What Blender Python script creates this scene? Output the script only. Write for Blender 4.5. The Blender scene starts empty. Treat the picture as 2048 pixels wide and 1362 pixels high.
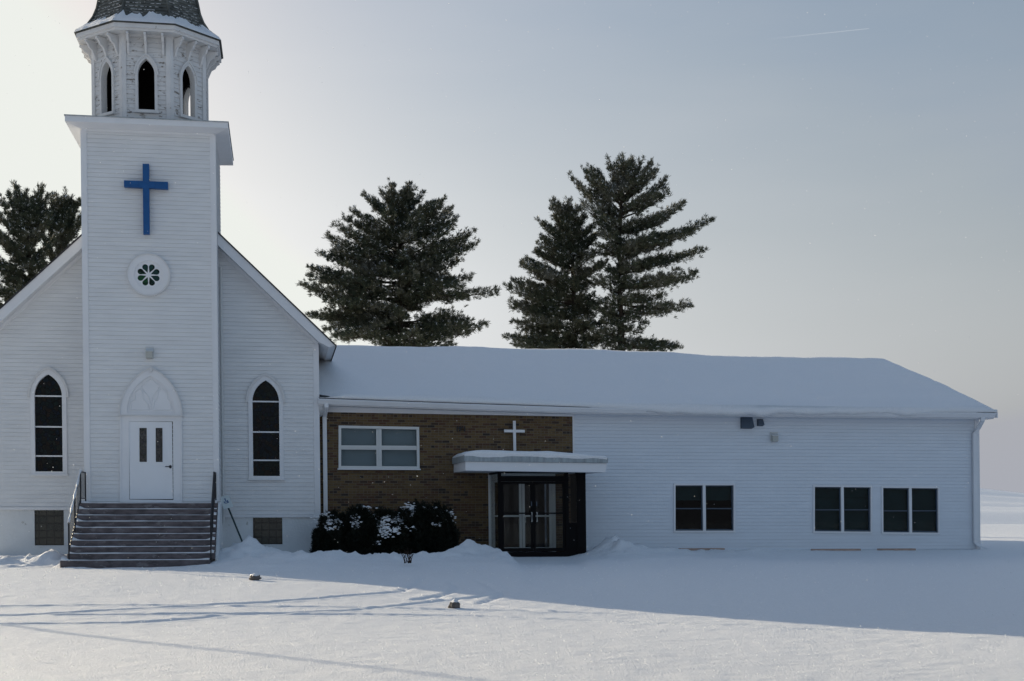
import bpy, math, random
import numpy as np
from mathutils import Vector, noise as mnoise

random.seed(7)
S = bpy.context.scene
COL = S.collection

# ---------------------------------------------------------------- camera
F = 2800.0; HOR = 1010.0; EYE = 1.5; PSI = math.radians(9.4)
cam_d = bpy.data.cameras.new("camera"); cam = bpy.data.objects.new("camera", cam_d); COL.objects.link(cam)
cam.location = (0, 0, EYE); cam.rotation_euler = (math.radians(90), 0, -PSI)
cam_d.sensor_width = 36; cam_d.lens = F / 2048 * 36
cam_d.shift_y = (HOR - 681) / 2048
cam_d.clip_start = 0.2; cam_d.clip_end = 12000
S.camera = cam

# ---------------------------------------------------------------- sky, sun, exposure
SUN_EL = math.radians(11.6); SUN_AZ = math.radians(-38.7)      # azimuth measured from +Y, clockwise positive
w = bpy.data.worlds.new("World"); S.world = w; w.use_nodes = True
nt = w.node_tree; nt.nodes.clear()
out = nt.nodes.new("ShaderNodeOutputWorld"); bg = nt.nodes.new("ShaderNodeBackground")
sky = nt.nodes.new("ShaderNodeTexSky"); sky.sky_type = 'NISHITA'; sky.sun_disc = False
sky.sun_elevation = SUN_EL; sky.sun_rotation = SUN_AZ
sky.air_density = 1.0; sky.dust_density = 3.2; sky.ozone_density = 1.0; sky.altitude = 200
hs = nt.nodes.new("ShaderNodeHueSaturation"); hs.inputs['Saturation'].default_value = 1.3; hs.inputs['Value'].default_value = 1.36
bg.inputs['Strength'].default_value = 0.1
gam = nt.nodes.new('ShaderNodeGamma'); gam.inputs[1].default_value = 0.8      # thin high cloud evens the sky out
nt.links.new(sky.outputs[0], gam.inputs[0]); tint = nt.nodes.new('ShaderNodeMixRGB'); tint.blend_type = 'MULTIPLY'; tint.inputs[0].default_value = 1.0; tint.inputs[2].default_value = (1.03, 1.0, 1.005, 1)
nt.links.new(gam.outputs[0], tint.inputs[1]); nt.links.new(tint.outputs[0], hs.inputs['Color'])
# thin veil of high cloud in the sky
tc = nt.nodes.new("ShaderNodeTexCoord"); mp = nt.nodes.new("ShaderNodeMapping"); mp.inputs['Scale'].default_value = (1.2, 1.2, 5.0)
nz = nt.nodes.new("ShaderNodeTexNoise"); nz.inputs['Scale'].default_value = 2.2; nz.inputs['Detail'].default_value = 5
rp = nt.nodes.new("ShaderNodeValToRGB"); rp.color_ramp.elements[0].position = 0.38; rp.color_ramp.elements[1].position = 0.78
rp.color_ramp.elements[0].color = (0, 0, 0, 1); rp.color_ramp.elements[1].color = (0.35, 0.35, 0.35, 1)
mx = nt.nodes.new("ShaderNodeMixRGB"); mx.blend_type = 'MIX'
gr = nt.nodes.new("ShaderNodeHueSaturation"); gr.inputs['Saturation'].default_value = 0.25; gr.inputs['Value'].default_value = 1.12
nt.links.new(tc.outputs['Generated'], mp.inputs[0]); nt.links.new(mp.outputs[0], nz.inputs['Vector'])
nt.links.new(nz.outputs[0], rp.inputs[0]); nt.links.new(rp.outputs[0], mx.inputs[0])
nt.links.new(hs.outputs[0], mx.inputs[1]); nt.links.new(hs.outputs[0], gr.inputs['Color']); nt.links.new(gr.outputs[0], mx.inputs[2])
# whitish haze low in the sky, a broad pale glow round the hidden sun
def sn(t, **k):
    x = nt.nodes.new(t)
    for a_, b_ in k.items(): setattr(x, a_, b_)
    return x
dp = sn("ShaderNodeVectorMath", operation='DOT_PRODUCT'); dp.inputs[1].default_value = (math.sin(SUN_AZ) * math.cos(SUN_EL), math.cos(SUN_AZ) * math.cos(SUN_EL), math.sin(SUN_EL))
nt.links.new(tc.outputs['Generated'], dp.inputs[0])
gl = sn("ShaderNodeMapRange", interpolation_type='SMOOTHSTEP'); gl.inputs[1].default_value = 0.45; gl.inputs[2].default_value = 0.85; gl.inputs[3].default_value = 1.0; gl.inputs[4].default_value = 1.05
nt.links.new(dp.outputs['Value'], gl.inputs[0])
gm = sn("ShaderNodeVectorMath", operation='SCALE'); nt.links.new(mx.outputs[0], gm.inputs[0]); nt.links.new(gl.outputs[0], gm.inputs['Scale'])
sx = sn("ShaderNodeSeparateXYZ"); nt.links.new(tc.outputs['Generated'], sx.inputs[0])
mr = sn("ShaderNodeMapRange", interpolation_type='SMOOTHSTEP'); mr.inputs[1].default_value = 0.0; mr.inputs[2].default_value = 0.40; mr.inputs[3].default_value = 0.95; mr.inputs[4].default_value = 0.0
nt.links.new(sx.outputs[2], mr.inputs[0])
bw = sn("ShaderNodeRGBToBW"); nt.links.new(gm.outputs[0], bw.inputs[0])
tn = sn("ShaderNodeMixRGB", blend_type='MULTIPLY'); tn.inputs[0].default_value = 1.0; tn.inputs[2].default_value = (1.03, 1.07, 1.14, 1); nt.links.new(bw.outputs[0], tn.inputs[1])
li = sn("ShaderNodeMixRGB", blend_type='LIGHTEN'); li.inputs[0].default_value = 1.0; li.inputs[2].default_value = (2.9, 3.02, 3.42, 1); nt.links.new(tn.outputs[0], li.inputs[1])
hz = sn("ShaderNodeMixRGB"); nt.links.new(mr.outputs[0], hz.inputs[0]); nt.links.new(gm.outputs[0], hz.inputs[1]); nt.links.new(li.outputs[0], hz.inputs[2])
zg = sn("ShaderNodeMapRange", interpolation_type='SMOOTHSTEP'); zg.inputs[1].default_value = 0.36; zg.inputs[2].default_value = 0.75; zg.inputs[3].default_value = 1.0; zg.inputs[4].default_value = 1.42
nt.links.new(sx.outputs[2], zg.inputs[0])        # overhead gain added to lift the light on shaded snow and walls
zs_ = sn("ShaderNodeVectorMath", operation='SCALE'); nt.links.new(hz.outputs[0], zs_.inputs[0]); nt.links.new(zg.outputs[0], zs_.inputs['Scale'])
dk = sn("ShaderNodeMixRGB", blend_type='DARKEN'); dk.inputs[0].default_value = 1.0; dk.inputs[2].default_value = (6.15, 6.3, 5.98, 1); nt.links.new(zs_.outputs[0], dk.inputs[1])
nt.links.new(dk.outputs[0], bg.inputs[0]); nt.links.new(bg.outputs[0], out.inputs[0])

sd = bpy.data.lights.new("sun", 'SUN'); sd.energy = 4.9; sd.angle = math.radians(0.5); sd.color = (1.0, 0.86, 0.64)
sun = bpy.data.objects.new("sun", sd); COL.objects.link(sun)
sdir = Vector((-math.sin(SUN_AZ) * math.cos(SUN_EL), -math.cos(SUN_AZ) * math.cos(SUN_EL), -math.sin(SUN_EL)))
sun.rotation_euler = sdir.to_track_quat('-Z', 'Y').to_euler(); sun.location = (-60, 80, 40)

S.view_settings.view_transform = 'Standard'; S.view_settings.look = 'None'
S.view_settings.exposure = 0.47; S.view_settings.gamma = 1.0
S.render.engine = 'CYCLES'
S.cycles.use_denoising = True
S.cycles.max_bounces = 6; S.cycles.transparent_max_bounces = 12

# ---------------------------------------------------------------- photo geometry -> places in the yard
CP, SP = math.cos(PSI), math.sin(PSI)
LEAN = 0.011                                     # the old walls lean slightly to the left
def P(px, py, Y):
    r = (px - 1024) / F; u = (HOR - py) / F
    dx, dy = SP + r * CP, CP - r * SP
    t = Y / dy
    return Vector((t * dx, Y, EYE + t * u))
def D(px, py, Y):                                # upright (un-leaned) x, z on the wall plane Y
    p = P(px, py, Y); return (p.x + LEAN * p.z, p.z)
def DX(px, py, Y): return D(px, py, Y)[0]
def DZ(px, py, Y): return D(px, py, Y)[1]

YT = 38.0      # tower front
YG = 39.8      # church gable wall
YW = 40.2      # hall wall

# ---------------------------------------------------------------- mesh builder
class MB:
    def __init__(s): s.v = []; s.f = []
    def add(s, vs, fs):
        o = len(s.v); s.v += [tuple(q) for q in vs]; s.f += [tuple(i + o for i in q) for q in fs]
    def prism(s, pts, y0, y1):                   # outline of (x,z), from y0 to y1
        n = len(pts)
        a = sum(pts[i][0] * pts[(i + 1) % n][1] - pts[(i + 1) % n][0] * pts[i][1] for i in range(n))
        if a < 0: pts = pts[::-1]
        vs = [(p[0], y0, p[1]) for p in pts] + [(p[0], y1, p[1]) for p in pts]
        fs = [tuple(range(n)), tuple(range(2 * n - 1, n - 1, -1))]
        fs += [(i, i + n, (i + 1) % n + n, (i + 1) % n) for i in range(n)]
        s.add(vs, fs)
    def box(s, x0, x1, y0, y1, z0, z1): s.prism([(x0, z0), (x1, z0), (x1, z1), (x0, z1)], y0, y1)
    def pbox(s, px0, py0, px1, py1, Y, d0, d1): # photo rectangle on plane Y, from Y+d0 to Y+d1
        s.prism([D(px0, py1, Y), D(px1, py1, Y), D(px1, py0, Y), D(px0, py0, Y)], Y + d0, Y + d1)
    def pquad(s, pts, Y, d0, d1): s.prism([D(a, b, Y) for a, b in pts], Y + d0, Y + d1)
    def ring(s, outer, inner, y0, y1):           # frame between two outlines with equal counts (x,z)
        n = len(outer)
        vs = [(p[0], y0, p[1]) for p in outer] + [(p[0], y0, p[1]) for p in inner] + \
             [(p[0], y1, p[1]) for p in outer] + [(p[0], y1, p[1]) for p in inner]
        fs = []
        for i in range(n):
            j = (i + 1) % n
            fs += [(i, j, n + j, n + i), (2 * n + j, 2 * n + i, 3 * n + i, 3 * n + j), (j, i, 2 * n + i, 2 * n + j), (n + i, n + j, 3 * n + j, 3 * n + i)]
        s.add(vs, fs)
    def tube(s, pts, r, n=8, cap=True):
        pts = [Vector(p) for p in pts]; rs = r if isinstance(r, (list, tuple)) else [r] * len(pts)
        vs = []; fs = []
        up = Vector((0, 0, 1))
        for i, p in enumerate(pts):
            t = (pts[min(i + 1, len(pts) - 1)] - pts[max(i - 1, 0)]).normalized()
            a = t.cross(up)
            if a.length < 1e-3: a = t.cross(Vector((1, 0, 0)))
            a.normalize(); b = t.cross(a)
            for k in range(n):
                th = 2 * math.pi * k / n
                vs.append(p + (a * math.cos(th) + b * math.sin(th)) * rs[i])
        for i in range(len(pts) - 1):
            for k in range(n):
                fs.append((i * n + k, i * n + (k + 1) % n, (i + 1) * n + (k + 1) % n, (i + 1) * n + k))
        if cap: fs += [tuple(range(n - 1, -1, -1)), tuple((len(pts) - 1) * n + k for k in range(n))]
        s.add(vs, fs)
    def beam(s, line, prof):                     # line of (x,y,z); profile of (dy,dz)
        n = len(prof); vs = []; fs = []
        for p in line: vs += [(p[0], p[1] + q[0], p[2] + q[1]) for q in prof]
        for i in range(len(line) - 1):
            for k in range(n):
                fs.append((i * n + k, i * n + (k + 1) % n, (i + 1) * n + (k + 1) % n, (i + 1) * n + k))
        fs += [tuple(range(n - 1, -1, -1)), tuple((len(line) - 1) * n + k for k in range(n))]
        s.add(vs, fs)
    def build(s, name, m, parent=None, lean=True, smooth=False, bevel=0.0, uv=None):
        loc = Vector((0, 0, 0)); q = parent
        while q: loc += q.location; q = q.parent
        me = bpy.data.meshes.new(name)
        vs = [(x - (LEAN * z if lean else 0) - loc.x, y - loc.y, z - loc.z) for x, y, z in s.v]
        me.from_pydata(vs, [], s.f); me.materials.append(m); me.validate()
        if smooth: me.polygons.foreach_set('use_smooth', [True] * len(me.polygons))
        o = bpy.data.objects.new(name, me); COL.objects.link(o)
        if parent: o.parent = parent
        if bevel:
            b = o.modifiers.new('bevel', 'BEVEL'); b.width = bevel; b.segments = 2; b.limit_method = 'ANGLE'
        return o

def nmesh(name, verts, faces, m, parent=None, smooth=False):   # numpy triangles / quads
    loc = Vector((0, 0, 0)); q = parent
    while q: loc += q.location; q = q.parent
    verts = np.asarray(verts, dtype=np.float32) - np.array(loc, dtype=np.float32)
    faces = np.asarray(faces, dtype=np.int32)
    me = bpy.data.meshes.new(name); k = faces.shape[1]; n = len(faces)
    me.vertices.add(len(verts)); me.vertices.foreach_set('co', verts.ravel())
    me.loops.add(n * k); me.loops.foreach_set('vertex_index', faces.ravel())
    me.polygons.add(n); me.polygons.foreach_set('loop_start', np.arange(0, n * k, k, dtype=np.int32))
    if smooth: me.polygons.foreach_set('use_smooth', np.ones(n, dtype=bool))
    me.update(calc_edges=True); me.materials.append(m)
    o = bpy.data.objects.new(name, me); COL.objects.link(o)
    if parent: o.parent = parent
    return o

def tag(o, label, cat, group=None, kind=None):
    if label: o['label'] = label
    if cat: o['category'] = cat
    if group: o['group'] = group
    if kind: o['kind'] = kind
    return o
def thing(name, loc, label, cat, group=None):
    o = bpy.data.objects.new(name, None); o.empty_display_size = 0.3; COL.objects.link(o); o.location = loc
    return tag(o, label, cat, group)

# ---------------------------------------------------------------- materials
def new_mat(name):
    m = bpy.data.materials.new(name); m.use_nodes = True
    n = m.node_tree; b = n.nodes['Principled BSDF']
    return m, n, b
def N(n, t, **kw):
    x = n.nodes.new(t)
    for k, v in kw.items(): setattr(x, k, v)
    return x
def mat(name, col, rough=0.6, spec=0.3, vary=0.0, vscale=3.0, bump=0.0, bscale=40.0, metal=0.0, wear=None, stretch=(1, 1, 1)):
    m, n, b = new_mat(name)
    b.inputs['Base Color'].default_value = (*col, 1); b.inputs['Roughness'].default_value = rough
    b.inputs['Specular IOR Level'].default_value = spec; b.inputs['Metallic'].default_value = metal
    tc = N(n, 'ShaderNodeTexCoord'); mp = N(n, 'ShaderNodeMapping'); mp.inputs['Scale'].default_value = stretch
    n.links.new(tc.outputs['Object'], mp.inputs[0])
    cur = None
    if vary:
        t = N(n, 'ShaderNodeTexNoise'); t.inputs['Scale'].default_value = vscale; t.inputs['Detail'].default_value = 6
        r = N(n, 'ShaderNodeValToRGB')
        r.color_ramp.elements[0].position = 0.3; r.color_ramp.elements[1].position = 0.7
        r.color_ramp.elements[0].color = (*[c * (1 - vary) for c in col], 1); r.color_ramp.elements[1].color = (*[min(1, c * (1 + vary)) for c in col], 1)
        n.links.new(mp.outputs[0], t.inputs['Vector']); n.links.new(t.outputs[0], r.inputs[0]); cur = r.outputs[0]
        n.links.new(cur, b.inputs['Base Color'])
    if wear:                                     # (colour, threshold, scale): flaked patches with their own outline
        wc, th, sc = wear
        t = N(n, 'ShaderNodeTexNoise'); t.inputs['Scale'].default_value = sc; t.inputs['Detail'].default_value = 8; t.inputs['Roughness'].default_value = 0.65
        r = N(n, 'ShaderNodeValToRGB'); r.color_ramp.elements[0].position = th; r.color_ramp.elements[1].position = th + 0.04
        r.color_ramp.elements[0].color = (0, 0, 0, 1); r.color_ramp.elements[1].color = (1, 1, 1, 1)
        mxx = N(n, 'ShaderNodeMixRGB'); mxx.inputs[1].default_value = (*col, 1); mxx.inputs[2].default_value = (*wc, 1)
        n.links.new(mp.outputs[0], t.inputs['Vector']); n.links.new(t.outputs[0], r.inputs[0]); n.links.new(r.outputs[0], mxx.inputs[0])
        if cur: n.links.new(cur, mxx.inputs[1])
        n.links.new(mxx.outputs[0], b.inputs['Base Color'])
    if bump:
        t = N(n, 'ShaderNodeTexNoise'); t.inputs['Scale'].default_value = bscale; t.inputs['Detail'].default_value = 5
        bp = N(n, 'ShaderNodeBump'); bp.inputs['Strength'].default_value = bump; bp.inputs['Distance'].default_value = 0.02
        n.links.new(mp.outputs[0], t.inputs['Vector']); n.links.new(t.outputs[0], bp.inputs['Height']); n.links.new(bp.outputs[0], b.inputs['Normal'])
    return m

def snow_mat(name, fine=1.0, coarse=0.6, stretch=1.0):
    m, n, b = new_mat(name)
    b.inputs['Base Color'].default_value = (0.86, 0.87, 0.89, 1); b.inputs['Roughness'].default_value = 0.55
    b.inputs['Specular IOR Level'].default_value = 0.25
    tc = N(n, 'ShaderNodeTexCoord')
    a = N(n, 'ShaderNodeTexNoise'); a.inputs['Scale'].default_value = 30; a.inputs['Detail'].default_value = 6; a.inputs['Roughness'].default_value = 0.8
    c = N(n, 'ShaderNodeTexNoise'); c.inputs['Scale'].default_value = 3.5; c.inputs['Detail'].default_value = 4
    b1 = N(n, 'ShaderNodeBump'); b1.inputs['Strength'].default_value = fine; b1.inputs['Distance'].default_value = 0.032
    b2 = N(n, 'ShaderNodeBump'); b2.inputs['Strength'].default_value = coarse; b2.inputs['Distance'].default_value = 0.07
    mp = N(n, 'ShaderNodeMapping'); mp.inputs['Scale'].default_value = (1.0, stretch, 1.0); n.links.new(tc.outputs['Object'], mp.inputs[0])
    for t in (a, c): n.links.new(mp.outputs[0], t.inputs['Vector'])
    rp_ = N(n, 'ShaderNodeValToRGB'); rp_.color_ramp.elements[0].position = 0.3; rp_.color_ramp.elements[1].position = 0.7     # grain shading put into the colour: pale tops, dark pits
    rp_.color_ramp.elements[0].color = (0.79, 0.80, 0.815, 1); rp_.color_ramp.elements[1].color = (0.92, 0.93, 0.95, 1)
    n.links.new(a.outputs[0], rp_.inputs[0]); n.links.new(rp_.outputs[0], b.inputs['Base Color'])
    n.links.new(c.outputs[0], b2.inputs['Height']); n.links.new(a.outputs[0], b1.inputs['Height'])
    n.links.new(b2.outputs[0], b1.inputs['Normal']); n.links.new(b1.outputs[0], b.inputs['Normal'])
    return m

M = {}
M['snow'] = snow_mat('snow', 1.0, 0.22, 0.4)
M['snow_roof'] = snow_mat('roof_snow', 0.9, 0.35)
M['siding'] = mat('white_siding', (0.67, 0.715, 0.77), 0.55, 0.3, 0.035, 0.8, stretch=(1, 1, 6))
M['siding_old'] = mat('church_siding', (0.70, 0.71, 0.72), 0.6, 0.25, 0.05, 1.2, stretch=(1, 1, 5))
M['siding_worn'] = mat('weathered_siding', (0.62, 0.62, 0.62), 0.7, 0.2, 0.07, 2.0, wear=((0.24, 0.22, 0.20), 0.575, 6.0), stretch=(1, 1, 2.2))
M['trim'] = mat('white_trim', (0.72, 0.73, 0.75), 0.5, 0.3, 0.03, 2.0)
M['trim_worn'] = mat('weathered_trim', (0.64, 0.64, 0.64), 0.65, 0.2, 0.06, 3.0, wear=((0.25, 0.22, 0.19), 0.66, 7.0))
M['door_white'] = mat('white_door_paint', (0.74, 0.76, 0.79), 0.4, 0.35, 0.02, 2.0)
M['foundation'] = mat('painted_block', (0.66, 0.68, 0.69), 0.8, 0.2, 0.08, 1.5, bump=0.5, bscale=18, wear=((0.40, 0.40, 0.38), 0.66, 4.0))
M['blue'] = mat('blue_paint', (0.004, 0.075, 0.24), 0.45, 0.35, 0.12, 6.0)
M['shade_dark'] = mat('shaded_interior', (0.012, 0.011, 0.011), 0.9, 0.1)  # near-black colour stands in for shade inside belfry, rooms and door gap
M['bronze'] = mat('bronze_frame', (0.005, 0.0045, 0.005), 0.6, 0.08)
M['alum'] = mat('white_aluminium', (0.60, 0.62, 0.62), 0.4, 0.4, 0.03)
M['metal_black'] = mat('black_iron', (0.012, 0.013, 0.018), 0.5, 0.4)
M['steps'] = mat('red_brown_steps', (0.125, 0.108, 0.112), 0.85, 0.15, 0.35, 4.0, bump=0.4, bscale=30, wear=((0.19, 0.175, 0.18), 0.58, 3.0), stretch=(1, 1, 2.5))
M['drip'] = mat('weathered_metal_edge', (0.30, 0.34, 0.36), 0.5, 0.4, 0.3, 3.0, stretch=(3, 1, 0.6))
M['slate'] = mat('slate_blue_metal', (0.055, 0.08, 0.115), 0.5, 0.4, 0.1)
M['rock'] = mat('rock', (0.12, 0.11, 0.105), 0.9, 0.2, 0.4, 8.0, bump=0.8, bscale=20)
M['bark'] = mat('bark', (0.035, 0.028, 0.022), 0.95, 0.1, 0.4, 6.0, bump=0.6, bscale=14)
M['timber'] = mat('reddish_timber', (0.40, 0.29, 0.24), 0.8, 0.2, 0.25, 5.0)
M['lamp_grey'] = mat('grey_lamp_housing', (0.58, 0.60, 0.60), 0.5, 0.3)
M['lamp_lens'] = mat('lamp_lens', (0.42, 0.43, 0.40), 0.25, 0.5)
M['sign_face'] = mat('sign_face', (0.60, 0.66, 0.66), 0.45, 0.3)
M['sign_post'] = mat('green_sign_post', (0.02, 0.045, 0.05), 0.5, 0.4)
M['shingle_edge'] = mat('dark_shingle_edge', (0.05, 0.05, 0.055), 0.9, 0.1, 0.3)
M['curtain'] = mat('grey_curtain', (0.34, 0.42, 0.47), 0.9, 0.1, 0.05, 1.0)
M['blind'] = mat('green_grey_blind', (0.022, 0.055, 0.058), 0.8, 0.1, 0.1, 2.0)
M['pole'] = mat('grey_pole', (0.3, 0.3, 0.3), 0.5, 0.4)
M['twig'] = mat('brown_twig', (0.05, 0.035, 0.03), 0.9, 0.1)

def glass_mat(name, tint=0.8):
    m, n, b = new_mat(name); n.nodes.remove(b)
    o = n.nodes['Material Output']
    t = N(n, 'ShaderNodeBsdfTransparent'); t.inputs[0].default_value = (tint, tint * 1.02, tint * 1.02, 1)
    g = N(n, 'ShaderNodeBsdfGlossy'); g.inputs['Roughness'].default_value = 0.03; g.inputs[0].default_value = (0.9, 0.9, 0.9, 1)
    fr = N(n, 'ShaderNodeFresnel'); fr.inputs[0].default_value = 1.28
    mxs = N(n, 'ShaderNodeMixShader'); fm = N(n, 'ShaderNodeMath', operation='MULTIPLY'); fm.inputs[1].default_value = 0.45; n.links.new(fr.outputs[0], fm.inputs[0])
    n.links.new(fm.outputs[0], mxs.inputs[0]); n.links.new(t.outputs[0], mxs.inputs[1]); n.links.new(g.outputs[0], mxs.inputs[2]); n.links.new(mxs.outputs[0], o.inputs[0])
    return m
M['glass'] = glass_mat('window_glass', 0.8); M['glass_clear'] = glass_mat('clear_glass', 0.95)

def stained(name, cols, scale, dark):            # leaded glass: cells with dark cames
    m, n, b = new_mat(name)
    tc = N(n, 'ShaderNodeTexCoord')
    v = N(n, 'ShaderNodeTexVoronoi'); v.inputs['Scale'].default_value = scale
    e = N(n, 'ShaderNodeTexVoronoi', feature='DISTANCE_TO_EDGE'); e.inputs['Scale'].default_value = scale
    r = N(n, 'ShaderNodeValToRGB'); els = r.color_ramp.elements
    els[0].color = (*cols[0], 1); els[1].color = (*cols[-1], 1)
    for i, c in enumerate(cols[1:-1]):
        x = els.new((i + 1) / (len(cols) - 1)); x.color = (*c, 1)
    sep = N(n, 'ShaderNodeSeparateColor'); lt = N(n, 'ShaderNodeMath', operation='LESS_THAN'); lt.inputs[1].default_value = 0.05
    mxx = N(n, 'ShaderNodeMixRGB'); mxx.inputs[2].default_value = (*dark, 1)
    for q in (v, e): n.links.new(tc.outputs['Object'], q.inputs['Vector'])
    n.links.new(v.outputs['Color'], sep.inputs[0]); n.links.new(sep.outputs[0], r.inputs[0]); n.links.new(e.outputs[0], lt.inputs[0])
    n.links.new(lt.outputs[0], mxx.inputs[0]); n.links.new(r.outputs[0], mxx.inputs[1]); n.links.new(mxx.outputs[0], b.inputs['Base Color'])
    b.inputs['Roughness'].default_value = 0.2; b.inputs['Specular IOR Level'].default_value = 0.12
    return m
M['stained'] = stained('dark_stained_glass', [(0.004, 0.008, 0.014), (0.006, 0.012, 0.012), (0.015, 0.010, 0.008), (0.004, 0.010, 0.02), (0.012, 0.016, 0.012)], 9, (0.002, 0.003, 0.004))
M['rose_glass'] = stained('green_rose_glass', [(0.016, 0.072, 0.030), (0.014, 0.040, 0.045), (0.032, 0.105, 0.028)], 3.5, (0.006, 0.016, 0.012))
M['door_glass'] = stained('bevelled_door_glass', [(0.04, 0.045, 0.04), (0.09, 0.08, 0.07), (0.05, 0.05, 0.055), (0.12, 0.11, 0.10)], 22, (0.02, 0.02, 0.02))

def block_glass(name):                           # glass blocks in a grid
    m, n, b = new_mat(name)
    tc = N(n, 'ShaderNodeTexCoord'); sp = N(n, 'ShaderNodeSeparateXYZ'); cb = N(n, 'ShaderNodeCombineXYZ')
    n.links.new(tc.outputs['Object'], sp.inputs[0]); n.links.new(sp.outputs[0], cb.inputs[0]); n.links.new(sp.outputs[2], cb.inputs[1])
    k = N(n, 'ShaderNodeTexBrick', offset=0.0); k.inputs['Scale'].default_value = 1.0
    k.inputs['Brick Width'].default_value = 0.2; k.inputs['Row Height'].default_value = 0.2; k.inputs['Mortar Size'].default_value = 0.012
    k.inputs['Color1'].default_value = (0.018, 0.026, 0.020, 1); k.inputs['Color2'].default_value = (0.055, 0.054, 0.038, 1); k.inputs['Mortar'].default_value = (0.012, 0.012, 0.010, 1)
    nz = N(n, 'ShaderNodeTexNoise'); nz.inputs['Scale'].default_value = 14; mm = N(n, 'ShaderNodeMixRGB', blend_type='MULTIPLY'); mm.inputs[0].default_value = 0.8
    n.links.new(cb.outputs[0], k.inputs['Vector']); n.links.new(cb.outputs[0], nz.inputs['Vector'])
    n.links.new(k.outputs[0], mm.inputs[1]); n.links.new(nz.outputs[0], mm.inputs[2]); n.links.new(mm.outputs[0], b.inputs['Base Color'])
    bp = N(n, 'ShaderNodeBump'); bp.inputs['Distance'].default_value = 0.03; bp.invert = True
    n.links.new(k.outputs['Fac'], bp.inputs['Height']); n.links.new(bp.outputs[0], b.inputs['Normal'])
    b.inputs['Roughness'].default_value = 0.25
    return m
M['block'] = block_glass('glass_blocks')

def brick_mat(name):                             # common bond, a header row every sixth course
    m, n, b = new_mat(name)
    tc = N(n, 'ShaderNodeTexCoord'); sp = N(n, 'ShaderNodeSeparateXYZ'); n.links.new(tc.outputs['Object'], sp.inputs[0])
    def ma(op, a, bb=None):
        x = N(n, 'ShaderNodeMath', operation=op)
        for i, q in enumerate((a, bb)):
            if q is None: continue
            if isinstance(q, (int, float)): x.inputs[i].default_value = q
            else: n.links.new(q, x.inputs[i])
        return x.outputs[0]
    rowf = ma('DIVIDE', ma('ADD', sp.outputs[2], 10.0), 0.073); row = ma('FLOOR', rowf); fz = ma('SUBTRACT', rowf, row)
    hdr = ma('LESS_THAN', ma('MODULO', row, 6.0), 0.5)
    wid = ma('SUBTRACT', 0.215, ma('MULTIPLY', hdr, 0.1075))
    colf = ma('ADD', ma('DIVIDE', ma('ADD', sp.outputs[0], 50.0), wid), ma('MULTIPLY', ma('MODULO', row, 2.0), 0.5))
    cl = ma('FLOOR', colf); fx = ma('SUBTRACT', colf, cl)
    wn = N(n, 'ShaderNodeTexWhiteNoise', noise_dimensions='2D'); cv = N(n, 'ShaderNodeCombineXYZ')
    n.links.new(row, cv.inputs[0]); n.links.new(cl, cv.inputs[1]); n.links.new(cv.outputs[0], wn.inputs['Vector'])
    r = N(n, 'ShaderNodeValToRGB'); r.color_ramp.interpolation = 'CONSTANT'; els = r.color_ramp.elements
    stops = [(0, (0.135, 0.090, 0.046)), (0.22, (0.11, 0.070, 0.040)), (0.42, (0.15, 0.102, 0.052)), (0.62, (0.10, 0.056, 0.036)), (0.76, (0.068, 0.046, 0.034)), (0.86, (0.125, 0.084, 0.044)), (0.95, (0.045, 0.035, 0.030))]
    els[0].color = (*stops[0][1], 1); els[1].position = stops[1][0]; els[1].color = (*stops[1][1], 1)
    for p, c in stops[2:]:
        x = els.new(p); x.color = (*c, 1)
    n.links.new(wn.outputs['Value'], r.inputs[0])
    # mortar
    mz = ma('LESS_THAN', fz, 0.16); mxw = ma('LESS_THAN', fx, ma('DIVIDE', 0.011, wid)); mort = ma('MAXIMUM', mz, mxw)
    nz = N(n, 'ShaderNodeTexNoise'); nz.inputs['Scale'].default_value = 25; n.links.new(tc.outputs['Object'], nz.inputs['Vector'])
    mm = N(n, 'ShaderNodeMixRGB', blend_type='OVERLAY'); mm.inputs[0].default_value = 0.35
    n.links.new(r.outputs[0], mm.inputs[1]); n.links.new(nz.outputs[0], mm.inputs[2])
    mf = N(n, 'ShaderNodeMixRGB'); mf.inputs[2].default_value = (0.17, 0.145, 0.115, 1)
    n.links.new(mort, mf.inputs[0]); n.links.new(mm.outputs[0], mf.inputs[1]); n.links.new(mf.outputs[0], b.inputs['Base Color'])
    bp = N(n, 'ShaderNodeBump'); bp.invert = True; bp.inputs['Distance'].default_value = 0.008
    n.links.new(mort, bp.inputs['Height']); n.links.new(bp.outputs[0], b.inputs['Normal'])
    b.inputs['Roughness'].default_value = 0.85; b.inputs['Specular IOR Level'].default_value = 0.15
    return m
M['brick'] = brick_mat('tan_brick')

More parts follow.
